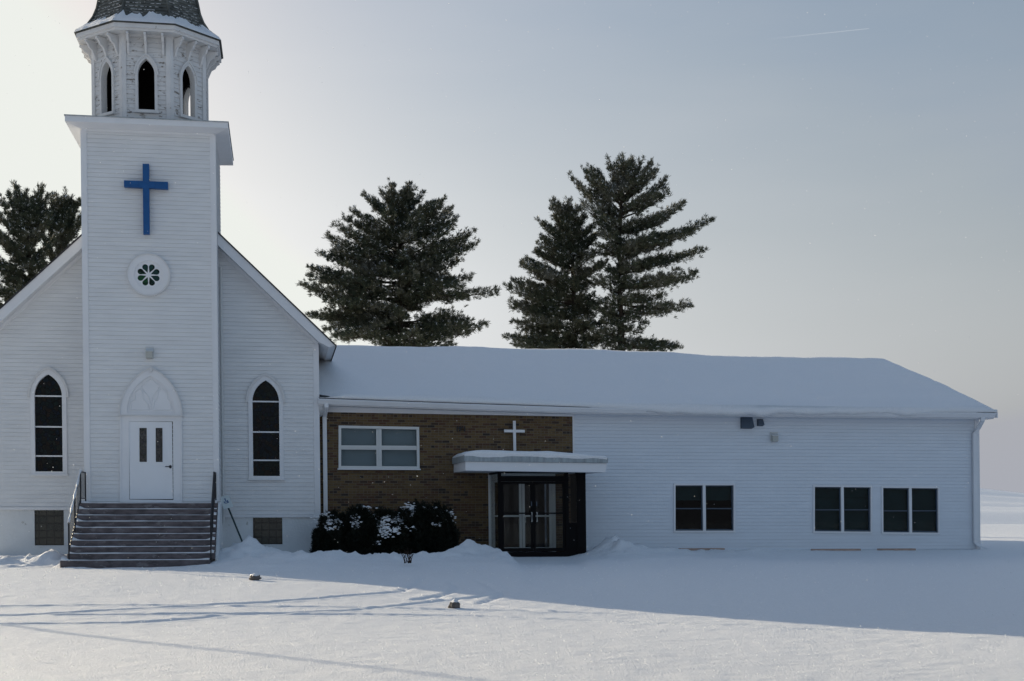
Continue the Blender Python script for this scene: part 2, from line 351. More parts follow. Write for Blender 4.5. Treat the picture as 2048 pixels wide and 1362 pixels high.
def needle_mat(name, cols, scale):
    m, n, b = new_mat(name)
    tc = N(n, 'ShaderNodeTexCoord'); t = N(n, 'ShaderNodeTexNoise'); t.inputs['Scale'].default_value = scale; t.inputs['Detail'].default_value = 3
    g = N(n, 'ShaderNodeNewGeometry')
    ad = N(n, 'ShaderNodeMath', operation='MULTIPLY_ADD'); ad.inputs[1].default_value = 0.25
    n.links.new(tc.outputs['Object'], t.inputs['Vector']); n.links.new(g.outputs['Random Per Island'], ad.inputs[0]); n.links.new(t.outputs[0], ad.inputs[2])
    r = N(n, 'ShaderNodeValToRGB'); els = r.color_ramp.elements
    els[0].position = 0.40; els[1].position = 0.88; els[0].color = (*cols[0], 1); els[1].color = (*cols[-1], 1)
    for i, c in enumerate(cols[1:-1]):
        x = els.new(0.40 + 0.48 * (i + 1) / (len(cols) - 1)); x.color = (*c, 1)
    n.links.new(ad.outputs[0], r.inputs[0]); n.links.new(r.outputs[0], b.inputs['Base Color'])
    b.inputs['Roughness'].default_value = 0.7; b.inputs['Specular IOR Level'].default_value = 0.2
    return m
M['pine'] = needle_mat('pine_needles', [(0.032, 0.044, 0.032), (0.060, 0.074, 0.048), (0.090, 0.088, 0.055), (0.17, 0.18, 0.165)], 0.9)
M['yew'] = needle_mat('yew_needles', [(0.006, 0.008, 0.006), (0.010, 0.014, 0.008), (0.014, 0.014, 0.010)], 2.0)

def shingle_mat(name):
    m, n, b = new_mat(name)
    tc = N(n, 'ShaderNodeTexCoord')
    t = N(n, 'ShaderNodeTexNoise'); t.inputs['Scale'].default_value = 5; t.inputs['Detail'].default_value = 6
    v = N(n, 'ShaderNodeTexVoronoi'); v.inputs['Scale'].default_value = 9
    r = N(n, 'ShaderNodeValToRGB'); els = r.color_ramp.elements
    els[0].position = 0.25; els[0].color = (0.075, 0.078, 0.07, 1); els[1].position = 0.8; els[1].color = (0.22, 0.23, 0.21, 1)
    mm = N(n, 'ShaderNodeMixRGB', blend_type='MULTIPLY'); mm.inputs[0].default_value = 0.6
    n.links.new(tc.outputs['Object'], t.inputs['Vector']); n.links.new(tc.outputs['Object'], v.inputs['Vector'])
    n.links.new(t.outputs[0], r.inputs[0]); vb = N(n, 'ShaderNodeRGBToBW'); n.links.new(v.outputs['Color'], vb.inputs[0]); n.links.new(r.outputs[0], mm.inputs[1]); n.links.new(vb.outputs[0], mm.inputs[2]); n.links.new(mm.outputs[0], b.inputs['Base Color'])
    b.inputs['Roughness'].default_value = 0.9
    return m
M['shingle'] = shingle_mat('weathered_shingles')

# ---------------------------------------------------------------- numpy value noise
def vnoise(x, y, seed=0):
    xi = np.floor(x).astype(np.int64); yi = np.floor(y).astype(np.int64); fx = x - xi; fy = y - yi
    def h(a, b):
        k = (a * 374761393 + b * 668265263 + seed * 974711) & 0xffffffff
        k = ((k ^ (k >> 13)) * 1274126177) & 0xffffffff
        return ((k ^ (k >> 16)) & 0xffff) / 65535.0
    u = fx * fx * (3 - 2 * fx); v = fy * fy * (3 - 2 * fy)
    return (h(xi, yi) * (1 - u) + h(xi + 1, yi) * u) * (1 - v) + (h(xi, yi + 1) * (1 - u) + h(xi + 1, yi + 1) * u) * v - 0.5
def fbm(x, y, o=4, seed=0):
    s = 0; a = 1
    for i in range(o): s = s + a * vnoise(x, y, seed + i); x = x * 2.03; y = y * 2.03; a *= 0.5
    return s
def sstep(a, b, x):
    t = np.clip((x - a) / (b - a), 0, 1); return t * t * (3 - 2 * t)

# ---------------------------------------------------------------- the ground
def base_h(x, y):
    z = -0.30 + 0.30 * sstep(20.0, 32.5, y)
    z = z + 0.14 * sstep(36.5, 39.2, y) * (1 - sstep(60, 90, y) * 0.3)
    far = sstep(75, 330, y) * 6.6 - sstep(330, 700, y) * 9
    far = far * np.clip(1 - 0.017 * np.maximum(x - 0.48 * y, -12), 0.2, 1.2)
    und = sstep(55, 90, y) * (0.38 * np.sin(y * 0.105 + x * 0.01) + 0.26 * np.sin(y * 0.26 + 1.0 + x * 0.02) + 0.25 * fbm(x * 0.02, y * 0.06, 3, 88))
    return z + far + und
def gpt(px, py, extra=0.0):                      # photo point -> point on the base ground
    r = (px - 1024) / F; u = (HOR - py) / F
    dx, dy = SP + r * CP, CP - r * SP
    z = -0.1
    for _ in range(30):
        t = (z - EYE) / u
        z = 0.6 * z + 0.4 * (float(base_h(np.array(t * dx), np.array(t * dy))) + extra)
    t = (z - EYE) / u
    return Vector((t * dx, t * dy, z))
MOUNDS = []                                      # x, y, height, rx, ry
def mound(px, Y, hgt, rx, ry): MOUNDS.append((P(px, HOR, Y).x, Y, hgt, rx, ry))
mound(492, 36.6, 0.36, 0.62, 0.75); mound(455, 36.0, 0.22, 0.6, 0.8); mound(545, 37.0, 0.22, 0.8, 0.7)
mound(640, 35.6, 0.12, 1.6, 0.55); mound(760, 35.2, 0.10, 1.6, 0.5); mound(860, 35.4, 0.10, 1.2, 0.5)
mound(935, 37.0, 0.33, 0.5, 0.6); mound(985, 36.8, 0.24, 0.5, 0.6); mound(1035, 36.0, 0.22, 0.55, 0.6); mound(900, 36.4, 0.16, 0.8, 0.7)
mound(560, 34.8, 0.12, 1.6, 0.7)
mound(1222, 38.4, 0.40, 0.45, 0.7); mound(1265, 37.6, 0.24, 0.8, 0.9); mound(1340, 38.2, 0.12, 1.0, 0.8); mound(1500, 38.8, 0.07, 1.5, 0.6)
mound(122, 36.6, 0.22, 0.45, 0.7); mound(95, 36.2, 0.14, 0.6, 0.6); mound(40, 36.8, 0.10, 1.2, 0.5); mound(-30, 36.4, 0.12, 0.9, 0.6); mound(140, 35.4, 0.10, 0.35, 0.5)
TRACKS = [
    [(-40, 1213), (180, 1210), (400, 1211), (520, 1206), (800, 1185), (836, 1170), (850, 1156)],
    [(-40, 1234), (100, 1228), (200, 1222), (330, 1215), (420, 1213)],
    [(-40, 1249), (250, 1246), (350, 1240), (435, 1232)],
    [(120, 1231), (350, 1229), (560, 1226), (700, 1221), (780, 1213), (860, 1204), (960, 1193), (1010, 1188)],
    [(330, 1228), (560, 1229), (700, 1229), (960, 1232), (1200, 1241), (1500, 1254), (1760, 1263)],
    [(820, 1218), (960, 1220), (1100, 1223), (1230, 1227)],
    [(480, 1213), (620, 1214), (760, 1216), (820, 1217)],
    [(860, 1192), (930, 1204), (1000, 1213), (1080, 1222)],
    [(905, 1165), (920, 1178), (880, 1192), (830, 1200)],
    [(950, 1160), (985, 1175), (1010, 1190), (960, 1206)],
]
def ground():
    def grid_axis(lo, hi, step, far_lo, far_hi, g):
        a = list(np.arange(lo, hi + 1e-6, step)); s = step
        while a[-1] < far_hi: s *= g; a.append(a[-1] + s)
        b = []; s = step; q = lo
        while q > far_lo: s *= g; q -= s; b.append(q)
        return np.array(b[::-1] + a)
    xs = grid_axis(-14, 24, 0.095, -900, 1400, 1.18)
    ys = np.concatenate([np.arange(-60, 9, 3.0), np.arange(9, 12.5, 0.12), np.arange(12.5, 28, 0.05), np.arange(28, 42, 0.09), np.arange(42, 60, 0.6)])
    t = [60.0]; s = 0.8
    while t[-1] < 2500: s *= 1.035; t.append(t[-1] + s)
    ys = np.concatenate([ys, t])
    X, Y = np.meshgrid(xs, ys)
    Z = base_h(X, Y)
    near = sstep(4, 12, Y) * (1 - sstep(44, 56, Y))
    Z = Z + near * (0.035 * fbm(X * 0.3, Y * 0.3, 2, 3) + 0.010 * fbm(X * 1.6, Y * 2.6, 3, 9) + 0.012 * fbm(X * 8, Y * 8, 3, 19) + 0.05 * np.maximum(vnoise(X * 3.1, Y * 3.1, 37) - 0.36, 0) * (X < 2))
    # drifts and shovelled heaps
    lump = 0.5 + 0.9 * (fbm(X * 1.6, Y * 1.6, 4, 21) + 0.5)
    for (mx_, my, h, rx, ry) in MOUNDS:
        d2 = ((X - mx_) / rx) ** 2 + ((Y - my) / ry) ** 2
        Z = Z + h * np.exp(-d2 ** 0.85 * 1.1) * (0.75 + 0.35 * lump)
        Z = Z + 0.11 * np.exp(-d2 * 0.8) * fbm(X * 4.2, Y * 4.2, 4, 31)
    # ploughed bank before the church corner and the bushes: level top, broken front edge
    x0b, x1b = P(445, HOR, 33).x, P(1075, HOR, 33).x
    edge = 32.3 + 0.55 * fbm(X * 0.55, Y * 0 + 4.0, 3, 61) + 0.22 * fbm(X * 2.4, Y * 2.4, 3, 62)
    bank = sstep(0.0, 1.3, Y - edge + 0.35) * sstep(x0b - 0.4, x0b + 1.0, X) * (1 - sstep(x1b - 1.0, x1b + 0.2, X)) * (1 - sstep(35.6, 37.6, Y))
    Z = Z + bank * (0.12 + 0.05 * fbm(X * 0.8, Y * 0.8, 3, 63) + 0.035 * fbm(X * 4, Y * 4, 3, 64))
    # lighter drift right of the doors
    dr = np.exp(-((X - P(1330, HOR, 36).x) / 2.4) ** 2 - ((Y - 35.6) / 1.5) ** 2); Z = Z + dr * (0.12 + 0.06 * fbm(X * 1.3, Y * 1.3, 3, 65))
    # shovelled path to the glass doors
    pa = P(1085, HOR, 38.2); pb = gpt(1150, 1165)
    tt = np.clip(((X - pa.x) * (pb.x - pa.x) + (Y - pa.y) * (pb.y - pa.y)) / ((pb.x - pa.x) ** 2 + (pb.y - pa.y) ** 2), 0, 1)
    dd = np.hypot(X - pa.x - tt * (pb.x - pa.x), Y - pa.y - tt * (pb.y - pa.y))
    k = (1 - sstep(0.7, 1.1, dd)); Z = Z * (1 - k) + (base_h(X, Y) - 0.05) * k
    # rough churned snow left of the steps
    k = np.exp(-((X + 7.2) / 2.6) ** 2 - ((Y - 35.6) / 1.3) ** 2); Z = Z + 0.17 * k * fbm(X * 3.0, Y * 4.0, 4, 55)
    # wheel tracks
    for tr in TRACKS:
        pts = [gpt(*q) for q in tr]
        best = np.full(X.shape, 9.0)
        for a, b in zip(pts[:-1], pts[1:]):
            m = (Y > min(a.y, b.y) - 1) & (Y < max(a.y, b.y) + 1) & (X > min(a.x, b.x) - 1) & (X < max(a.x, b.x) + 1)
            if not m.any(): continue
            xx, yy = X[m], Y[m]; L2 = (b.x - a.x) ** 2 + (b.y - a.y) ** 2
            u = np.clip(((xx - a.x) * (b.x - a.x) + (yy - a.y) * (b.y - a.y)) / L2, 0, 1)
            best[m] = np.minimum(best[m], np.hypot(xx - a.x - u * (b.x - a.x), yy - a.y - u * (b.y - a.y)))
        best = best + 0.03 * fbm(X * 3, Y * 3, 2, 77)
        Z = Z - 0.028 * np.exp(-(best / 0.075) ** 2) + 0.010 * np.exp(-((best - 0.17) / 0.07) ** 2)
    ny, nx = X.shape
    idx = np.arange(nx * ny).reshape(ny, nx)
    q = np.stack([idx[:-1, :-1], idx[:-1, 1:], idx[1:, 1:], idx[1:, :-1]], -1).reshape(-1, 4)
    o = nmesh('snow_ground', np.stack([X, Y, Z], -1).reshape(-1, 3), q, M['snow'], smooth=True)
    tag(o, None, None, kind='structure')
ground()

# ---------------------------------------------------------------- walls with openings, lapped boards
def strips(u0, u1, bot, top, ops=(), breaks=()):
    bs = {u0, u1}
    for b in breaks:
        if u0 < b < u1: bs.add(b)
    for o in ops:
        for b in o['breaks']:
            if u0 < b < u1: bs.add(b)
    bs = sorted(bs); res = []
    for a, b in zip(bs[:-1], bs[1:]):
        if b - a < 1e-6: continue
        ea, eb, mid = a + 1e-7, b - 1e-7, (a + b) / 2
        cur = [(bot(ea), bot(eb))]
        segs = sorted([o for o in ops if o['u0'] < mid < o['u1']], key=lambda o: o['lo'](mid))
        lo = (bot(ea), bot(eb))
        for o in segs:
            res.append((a, b, lo[0], lo[1], o['lo'](ea), o['lo'](eb))); lo = (o['hi'](ea), o['hi'](eb))
        res.append((a, b, lo[0], lo[1], top(ea), top(eb)))
    return res
def clipz(poly, z, keep_above):
    r = []
    for i in range(len(poly)):
        p, q = poly[i], poly[(i + 1) % len(poly)]
        ip = p[1] >= z if keep_above else p[1] <= z; iq = q[1] >= z if keep_above else q[1] <= z
        if ip: r.append(p)
        if ip != iq:
            t = (z - p[1]) / (q[1] - p[1]); r.append((p[0] + t * (q[0] - p[0]), z))
    return r
def boards(mb, O, ud, nd, st, c=0.11, lip=0.014, zref=0.0, groove=0.0027):
    for (a, b, za, zb, ta, tb) in st:
        poly = [(a, za), (b, zb), (b, tb), (a, ta)]
        zmin, zmax = min(za, zb), max(ta, tb)
        if zmax - zmin < 1e-4: continue
        k = math.floor((zmin - zref) / c)
        while zref + k * c < zmax:
            z0 = zref + k * c; z1 = z0 + c; k += 1
            q = clipz(clipz(poly, z0, True), z1, False)
            q2 = []
            for p in q:
                if not q2 or abs(p[0] - q2[-1][0]) + abs(p[1] - q2[-1][1]) > 1e-6: q2.append(p)
            if len(q2) > 1 and abs(q2[0][0] - q2[-1][0]) + abs(q2[0][1] - q2[-1][1]) < 1e-6: q2.pop()
            if len(q2) < 3: continue
            def W(p, off): return (O[0] + ud[0] * p[0] + nd[0] * off, O[1] + ud[1] * p[0] + nd[1] * off, p[1])
            g = groove if lip > 0 else 0.0
            if g:
                zg = z0 + g; qa = clipz(q2, zg, True); qb = clipz(q2, zg, False)
                if len(qb) > 2: mb.add([W(p, -0.024) for p in qb], [tuple(range(len(qb)))])
                low = sorted([p for p in qa if abs(p[1] - zg) < 1e-5])
                if len(low) >= 2: mb.add([W(low[0], lip), W(low[-1], lip), W(low[-1], -0.024), W(low[0], -0.024)], [(3, 2, 1, 0)])
                low = sorted([p for p in qb if abs(p[1] - z0) < 1e-5])
                if len(low) >= 2: mb.add([W(low[0], 0), W(low[-1], 0), W(low[-1], -0.024), W(low[0], -0.024)], [(0, 1, 2, 3)])
            else: qa = q2
            if len(qa) > 2: mb.add([W(p, lip * (1 - (p[1] - z0) / c)) for p in qa], [tuple(range(len(qa)))])
def rect_op(u0, u1, z0, z1): return dict(u0=u0, u1=u1, breaks=[u0, u1], lo=lambda u: z0, hi=lambda u: z1)
def quad_op(c):                                  # c: four (x,z) corners bl br tr tl, upright sides assumed
    x0 = (c[0][0] + c[3][0]) / 2; x1 = (c[1][0] + c[2][0]) / 2
    return dict(u0=x0, u1=x1, breaks=[x0, x1], lo=lambda u: c[0][1] + (u - x0) / (x1 - x0) * (c[1][1] - c[0][1]), hi=lambda u: c[3][1] + (u - x0) / (x1 - x0) * (c[2][1] - c[3][1]))
def arch_z(u, uc, hw, zs, za):
    h = za - zs; R = (hw * hw + h * h) / (2 * hw); d = max(0, hw - abs(u - uc)); return zs + math.sqrt(max(0, R * R - (R - d) ** 2))
def arch_op(uc, hw, z0, zs, za, n=8):
    br = [uc - hw * math.cos(math.pi * i / (2 * n)) for i in range(n + 1)]; br += [2 * uc - b for b in br]
    return dict(u0=uc - hw, u1=uc + hw, breaks=br, lo=lambda u: z0, hi=lambda u: arch_z(u, uc, hw, zs, za))
def arch_pts(uc, hw, z0, zs, za, n=10):
    left = [(uc - hw, z0), (uc - hw, (z0 + zs) / 2)] + [(uc - hw * math.cos(math.pi / 2 * i / n), arch_z(uc - hw * math.cos(math.pi / 2 * i / n), uc, hw, zs, za)) for i in range(n + 1)]
    return left + [(2 * uc - a, b) for a, b in left[-2::-1]]

# ================================================================ THE CHURCH
xc_t = (DX(163, 300, YT) + DX(429, 300, YT)) / 2      # tower centre
church = thing('church', (xc_t, YT, 0), 'old white clapboard church with a square tower, octagonal belfry and blue cross', 'church')

xT0, xT1 = DX(164, 300, YT), DX(429, 300, YT)
tw = xT1 - xT0; zT = DZ(296, 258, YT)                 # tower width, wall top
YTB = YT + tw                                          # tower back
xG1 = DX(637, 850, YG)                                 # right corner of the gable wall
xG0 = 2 * xc_t - xG1
YB = YG - 0.45                                         # bargeboard plane
# rake lines on the bargeboard plane
ra, rb = D(432, 461, YB), D(671, 690, YB)
slope = (ra[1] - rb[1]) / (rb[0] - ra[0])
zR = lambda x: rb[1] + slope * (rb[0] - (x if x > xc_t else 2 * xc_t - x))
eaveX1 = rb[0]; eaveX0 = 2 * xc_t - eaveX1; eaveZ = rb[1]
ridgeZ = zR(xc_t + 1e-6)
BW = 0.36                                              # vertical width of the bargeboard
zFR = DZ(560, 1031, YG); zFL = DZ(60, 1016, YG); zFound = min(zFR, zFL)
zF = lambda u: zFR if u > xc_t else zFL

# gable wall with the two arched windows cut out
def arched_spec(cx, hw, apex, spring, bottom, Y):
    x0, x1 = DX(cx - hw, 850, Y), DX(cx + hw, 850, Y)
    return ((x0 + x1) / 2, (x1 - x0) / 2, DZ(cx, bottom, Y), DZ(cx, spring, Y), DZ(cx, apex, Y))
winR = arched_spec(532, 26.5, 761, 803, 952, YG); winL = arched_spec(97.5, 27.5, 749, 792, 943, YG)
mb = MB()
top = lambda u: zR(u) - BW + 0.05
boards(mb, (0, YG), (1, 0), (0, -1), strips(xG0, xG1, zF, top, [arch_op(*winR), arch_op(*winL)], [xc_t]), 0.112)
for sx, xw in ((-1, xG0), (1, xG1)):
    boards(mb, (xw, YG), (0, 1), (sx, 0), strips(0, 22, lambda u: zFound, lambda u: eaveZ - 0.1), 0.112)
mb.box(xG0, xG1, YG + 22, YG + 22.1, 0, eaveZ); 
mb.build('gable_wall', M['siding_old'], church)
mb = MB()                                              # trims on the gable wall
mb.box(xG1 - 0.13, xG1 + 0.03, YG - 0.03, YG + 0.16, zFound - 0.02, zR(xG1) - BW - 0.05)
mb.box(xG0 - 0.03, xG0 + 0.13, YG - 0.03, YG + 0.16, zFound - 0.02, zR(xG1) - BW - 0.05)
mb.box(xc_t, xG1 + 0.02, YG - 0.045, YG + 0.02, zFR - 0.05, zFR + 0.02); mb.box(xG0 - 0.02, xc_t, YG - 0.045, YG + 0.02, zFL - 0.05, zFL + 0.02)
mb.build('corner_trim', M['trim'], church)
mb = MB()                                              # foundation with window openings
bR = [D(506, 1089, YG), D(565, 1089, YG), D(565, 1032, YG), D(506, 1032, YG)]
bL = [D(69, 1091, YG), D(128, 1091, YG), D(128, 1018, YG), D(69, 1018, YG)]
boards(mb, (0, YG + 0.02), (1, 0), (0, -1), strips(xG0, xG1, lambda u: -0.4, lambda u: zF(u) - 0.04, [quad_op(bR), quad_op(bL)], [xc_t]), 5, 0.0, -1)
for xw in (xG0 + 0.02, xG1 - 0.02): mb.box(xw - 0.01, xw + 0.01, YG + 0.03, YG + 22, -0.4, zFound - 0.04)
mb.build('foundation', M['foundation'], church)
for b_, lab in ((bR, None), (bL, None)):
    mb = MB(); mb.prism([(p[0], min(p[1], zF(p[0]) - 0.045)) for p in b_], YG + 0.10, YG + 0.14)
    fr = mb.build('basement_window', M['block'], church)
    mb = MB()
    a, b = b_[0][0], b_[1][0]; z0, z1 = b_[0][1], min(b_[2][1], zF(a) - 0.045)
    mb.ring([(a - .02, z0 - .02), (b + .02, z0 - .02), (b + .02, z1), (a - .02, z1)], [(a, z0), (b, z0), (b, z1 - .015), (a, z1 - .015)], YG + 0.012, YG + 0.11)
    mb.build('frame', M['foundation'], fr)
# arched windows
def arched_window(sp, bars):
    uc, hw, z0, zs, za = sp
    mb = MB(); f = 0.115
    mb.ring(arch_pts(uc, hw + f, z0 - 0.075, zs, za + f * 1.25), arch_pts(uc, hw, z0, zs, za), YG - 0.05, YG + 0.07)
    fr = mb.build('arched_window', M['trim'], church)
    mb = MB()                                          # hood mould with little shoulders
    o_ = [p for p in arch_pts(uc, hw + f + 0.065, zs - 0.03, zs, za + f * 1.25 + 0.075)]; i_ = [p for p in arch_pts(uc, hw + f, zs - 0.03, zs, za + f * 1.25)]
    n = len(o_)
    for i in range(n - 1): mb.prism([o_[i], o_[i + 1], i_[i + 1], i_[i]], YG - 0.085, YG + 0.0)
    mb.build('hood_mould', M['trim_worn'], fr)
    mb = MB(); mb.prism(arch_pts(uc, hw + 0.01, z0 - 0.01, zs, za + 0.01), YG + 0.05, YG + 0.06); mb.build('glass', M['stained'], fr)
    for zb in bars: mb = MB(); mb.box(uc - hw, uc + hw, YG + 0.02, YG + 0.055, zb - 0.02, zb + 0.02); mb.build('glazing_bar', M['trim'], fr)
    mb = MB(); mb.box(uc - hw - f - 0.03, uc + hw + f + 0.03, YG - 0.09, YG, z0 - 0.115, z0 - 0.075); mb.build('sill', M['trim'], fr)
arched_window(winR, [DZ(532, y, YG) for y in (803, 864, 920.5)])
arched_window(winL, [DZ(97, y, YG) for y in (792, 853.5, 912)])

# roof, bargeboards, eaves
mb = MB()
for s in (1, -1):
    ex = eaveX1 if s > 0 else eaveX0
    n_ = Vector((s * slope, 0, 1)).normalized()
    A = Vector((xc_t, 0, ridgeZ)); B = Vector((ex + s * 0.03, 0, eaveZ - 0.03 * slope))
    mb.prism([(A.x, A.z + 0.022), (B.x, B.z + 0.022), (B.x, B.z - 0.03), (A.x, A.z - 0.03)], YB - 0.03, YG + 22.4)
mb.build('roof', M['shingle_edge'], church)
mb = MB()
for s in (1, -1):
    ex = eaveX1 if s > 0 else eaveX0; xi = xc_t + s * 0.01
    pl = [D(637, 683, YB), D(658, 694.5, YB), D(670.5, 692, YB)]
    pl = [(p[0] if s > 0 else 2 * xc_t - p[0], p[1]) for p in pl]
    mb.prism([(xi, ridgeZ - 0.03), (ex, eaveZ - 0.03), pl[2], pl[1], pl[0], (xi, pl[0][1] + slope * abs(pl[0][0] - xi))], YB, YB + 0.05)
mb.build('bargeboard', M['trim'], church)
mb = MB()
for s in (1, -1):
    ex = eaveX1 if s > 0 else eaveX0; xi = xc_t + s * 0.01; xw = xG1 if s > 0 else xG0
    pl = [D(637, 683, YB), D(658, 694.5, YB), D(670.5, 692, YB)]
    pl = [(p[0] if s > 0 else 2 * xc_t - p[0], p[1]) for p in pl]; zt0 = pl[0][1] + slope * abs(pl[0][0] - xi)
    mb.prism([(xi, zt0 + 0.06), (pl[0][0], pl[0][1] + 0.06), (pl[0][0], pl[0][1] + 0.02), (xi, zt0 + 0.02)], YB + 0.05, YG + 0.02)
    mb.prism([(xi, zt0 + 0.018), (pl[0][0], pl[0][1] + 0.018), (pl[0][0], pl[0][1] - 0.11), (xi, zt0 - 0.11)], YG - 0.04, YG + 0.0)
    # eaves running back: sloping soffit and a plain edge board
    mb.prism([(pl[0][0] - s * 0.02, pl[0][1] + 0.015), (pl[1][0], pl[1][1] + 0.012), (pl[1][0], pl[1][1] + 0.04), (pl[0][0] - s * 0.02, pl[0][1] + 0.045)], YB + 0.05, YG + 22)
    mb.prism([(ex, eaveZ - 0.035), (pl[2][0], pl[2][1] + 0.004), (pl[1][0], pl[1][1] + 0.004), (pl[1][0] - s * 0.01, eaveZ + 0.10)], YB + 0.05, YG + 22)
mb.build('soffit', M['trim'], church)

# tower
zTB = DZ(296, 1004, YT)                                # landing level at the tower
roseC = D(297.5, 550.5, YT)
mb = MB()
boards(mb, (xT0, YT), (1, 0), (0, -1), strips(0, tw, lambda u: 0.9, lambda u: zT), 0.112, 0.014, 0.02)
boards(mb, (xT1, YT), (0, 1), (1, 0), strips(0, tw, lambda u: 0.0, lambda u: zT), 0.112, 0.014, 0.02)
boards(mb, (xT0, YT), (0, 1), (-1, 0), strips(0, tw, lambda u: 0.0, lambda u: zT), 0.112, 0.014, 0.02)
mb.box(xT0, xT1, YTB - 0.1, YTB, ridgeZ - 1, zT)
mb.box(xT0, xT1, YT + 0.03, YT + 0.13, 0.0, 0.9)
tower = mb.build('tower', M['siding_old'], church)
mb = MB()
for xx, s in ((xT0, -1), (xT1, 1)):
    a, b = (xx - 0.03, xx + 0.12) if s < 0 else (xx - 0.12, xx + 0.03)
    mb.box(a, b, YT - 0.03, YT + 0.13, 0.0, zT - 0.10)
mb.box(xT0, xT1, YT - 0.035, YT + 0.02, zT - 0.13, zT)
mb.build('corner_trim', M['trim'], tower)
mb = MB()                                              # a dark conduit down the angle between tower and gable
mb.tube([(xT1 + 0.06, YG - 0.08, 1.0), (xT1 + 0.06, YG - 0.08, zR(xT1) - 0.9)], 0.028, 8)
mb.build('conduit', M['lamp_grey'], tower)
# tower cornice: a shallow hipped skirt roof with boxed eave
OV = 0.37; zc = zT
xE0, xE1 = xT0 - OV, xT1 + OV; YE0, YE1 = YT - OV, YTB + OV
mb = MB()
def frust(mb, o, i, z0, z1):                           # rectangular ring slope from outer rect o at z0 to inner rect i at z1
    vs = [(o[0], o[2], z0), (o[1], o[2], z0), (o[1], o[3], z0), (o[0], o[3], z0), (i[0], i[2], z1), (i[1], i[2], z1), (i[1], i[3], z1), (i[0], i[3], z1)]
    mb.add(vs, [(k, (k + 1) % 4, 4 + (k + 1) % 4, 4 + k) for k in range(4)])
O_ = (xE0, xE1, YE0, YE1); I_ = (xT0, xT1, YT, YTB)
frust(mb, O_, (xE0, xE1, YE0, YE1), zc + 0.02, zc + 0.19)                 # fascia
frust(mb, I_, O_, zc - 0.08, zc + 0.02)                                    # sloping soffit
for k in range(1, 4):
    pass
cor = mb.build('cornice', M['trim'], tower)
mb = MB(); frust(mb, (xE0 - .02, xE1 + .02, YE0 - .02, YE1 + .02), (xT0 + 0.5, xT1 - 0.5, YT + 0.5, YTB - 0.5), zc + 0.19, zc + 0.34)
frust(mb, (xE0 - .02, xE1 + .02, YE0 - .02, YE1 + .02), (xE0 - .02, xE1 + .02, YE0 - .02, YE1 + .02), zc + 0.165, zc + 0.19)
mb.add([(xT0 + .5, YT + .5, zc + .34), (xT1 - .5, YT + .5, zc + .34), (xT1 - .5, YTB - .5, zc + .34), (xT0 + .5, YTB - .5, zc + .34)], [(0, 1, 2, 3)])
mb.build('skirt_roof', M['drip'], tower)

# rose window
mb = MB(); pxm = (DX(298.5, 550, YT) - DX(297.5, 550, YT))
R0, R1 = 41 * pxm, 29 * pxm
circ = lambda r, n=48: [(roseC[0] + r * math.cos(2 * math.pi * i / n), roseC[1] + r * math.sin(2 * math.pi * i / n)) for i in range(n)]
mb.ring(circ(R0), circ(R1), YT - 0.09, YT)
rose = mb.build('rose_window', M['trim'], church)
mb = MB(); mb.ring(circ(R0 + 0.035), circ(R0), YT - 0.11, YT); mb.build('moulding', M['trim_worn'], rose)
mb = MB()
for k in range(8):
    th = math.pi / 8 + k * math.pi / 4; ca, sa = math.cos(th), math.sin(th)
    rcen, rr, rtip = 17.4 * pxm, 5.9 * pxm, 4.6 * pxm
    al = math.acos(rr / (rcen - rtip)); pts = [(rtip, 0.0)]
    for i in range(13):
        t = -(math.pi - al) + 2 * (math.pi - al) * i / 12; pts.append((rcen + rr * math.cos(t), rr * math.sin(t)))
    cx_ = rcen - rr * 0.4; outer = []
    for (a, b) in pts:
        dx_, dz_ = a - cx_, b; L = math.hypot(dx_, dz_); dx_ /= L; dz_ /= L; best = 9
        for sg in (1, -1):                             # sector sides
            sn, cs = sg * math.sin(math.pi / 8), math.cos(math.pi / 8)
            den = dx_ * sn - dz_ * cs
            if abs(den) > 1e-9:
                t = (0 * cs - cx_ * sn) / den
                if t > 1e-6: best = min(best, t)
        B_ = cx_ * dx_; t = -B_ + math.sqrt(B_ * B_ - cx_ * cx_ + R1 * R1); best = min(best, t)
        outer.append((cx_ + dx_ * best, dz_ * best))
    rot = lambda p: (roseC[0] + p[0] * ca - p[1] * sa, roseC[1] + p[0] * sa + p[1] * ca)
    mb.ring([rot(p) for p in outer], [rot(p) for p in pts], YT - 0.06, YT - 0.022)
mb.prism(circ(4.6 * pxm, 16), YT - 0.07, YT - 0.022)
mb.build('tracery', M['trim'], rose)
mb = MB(); mb.prism(circ(R1 - 0.005, 32), YT - 0.028, YT - 0.015); mb.build('glass', M['rose_glass'], rose)

# church door
mb = MB(); yq = YT
fo = [D(242.5, 1004, yq), D(362, 1005, yq), D(362, 832, yq), D(242.5, 832, yq)]; fi = [D(259, 999, yq), D(347, 1000, yq), D(346, 843, yq), D(258.5, 843, yq)]
mb.ring(fo, fi, YT - 0.05, YT)
fr = mb.build('door_frame', M['trim'], church)
mb = MB(); mb.prism([(fo[0][0] - .03, fo[0][1]), (fo[0][0], fo[0][1]), (fo[3][0], fo[3][1]), (fo[3][0] - .03, fo[3][1])], YT - 0.07, YT); mb.build('moulding', M['trim'], fr); mb = MB()
mb.prism([(fo[1][0], fo[1][1]), (fo[1][0] + .03, fo[1][1]), (fo[2][0] + .03, fo[2][1]), (fo[2][0], fo[2][1])], YT - 0.07, YT); mb.build('moulding', M['trim'], fr)
mb = MB()
g = 0.012; do = [(fi[0][0] + g, fi[0][1] + g), (fi[1][0] - g, fi[1][1] + g), (fi[2][0] - g, fi[2][1] - g), (fi[3][0] + g, fi[3][1] - g)]
lites = [(279, 294), (311.5, 325.5)]
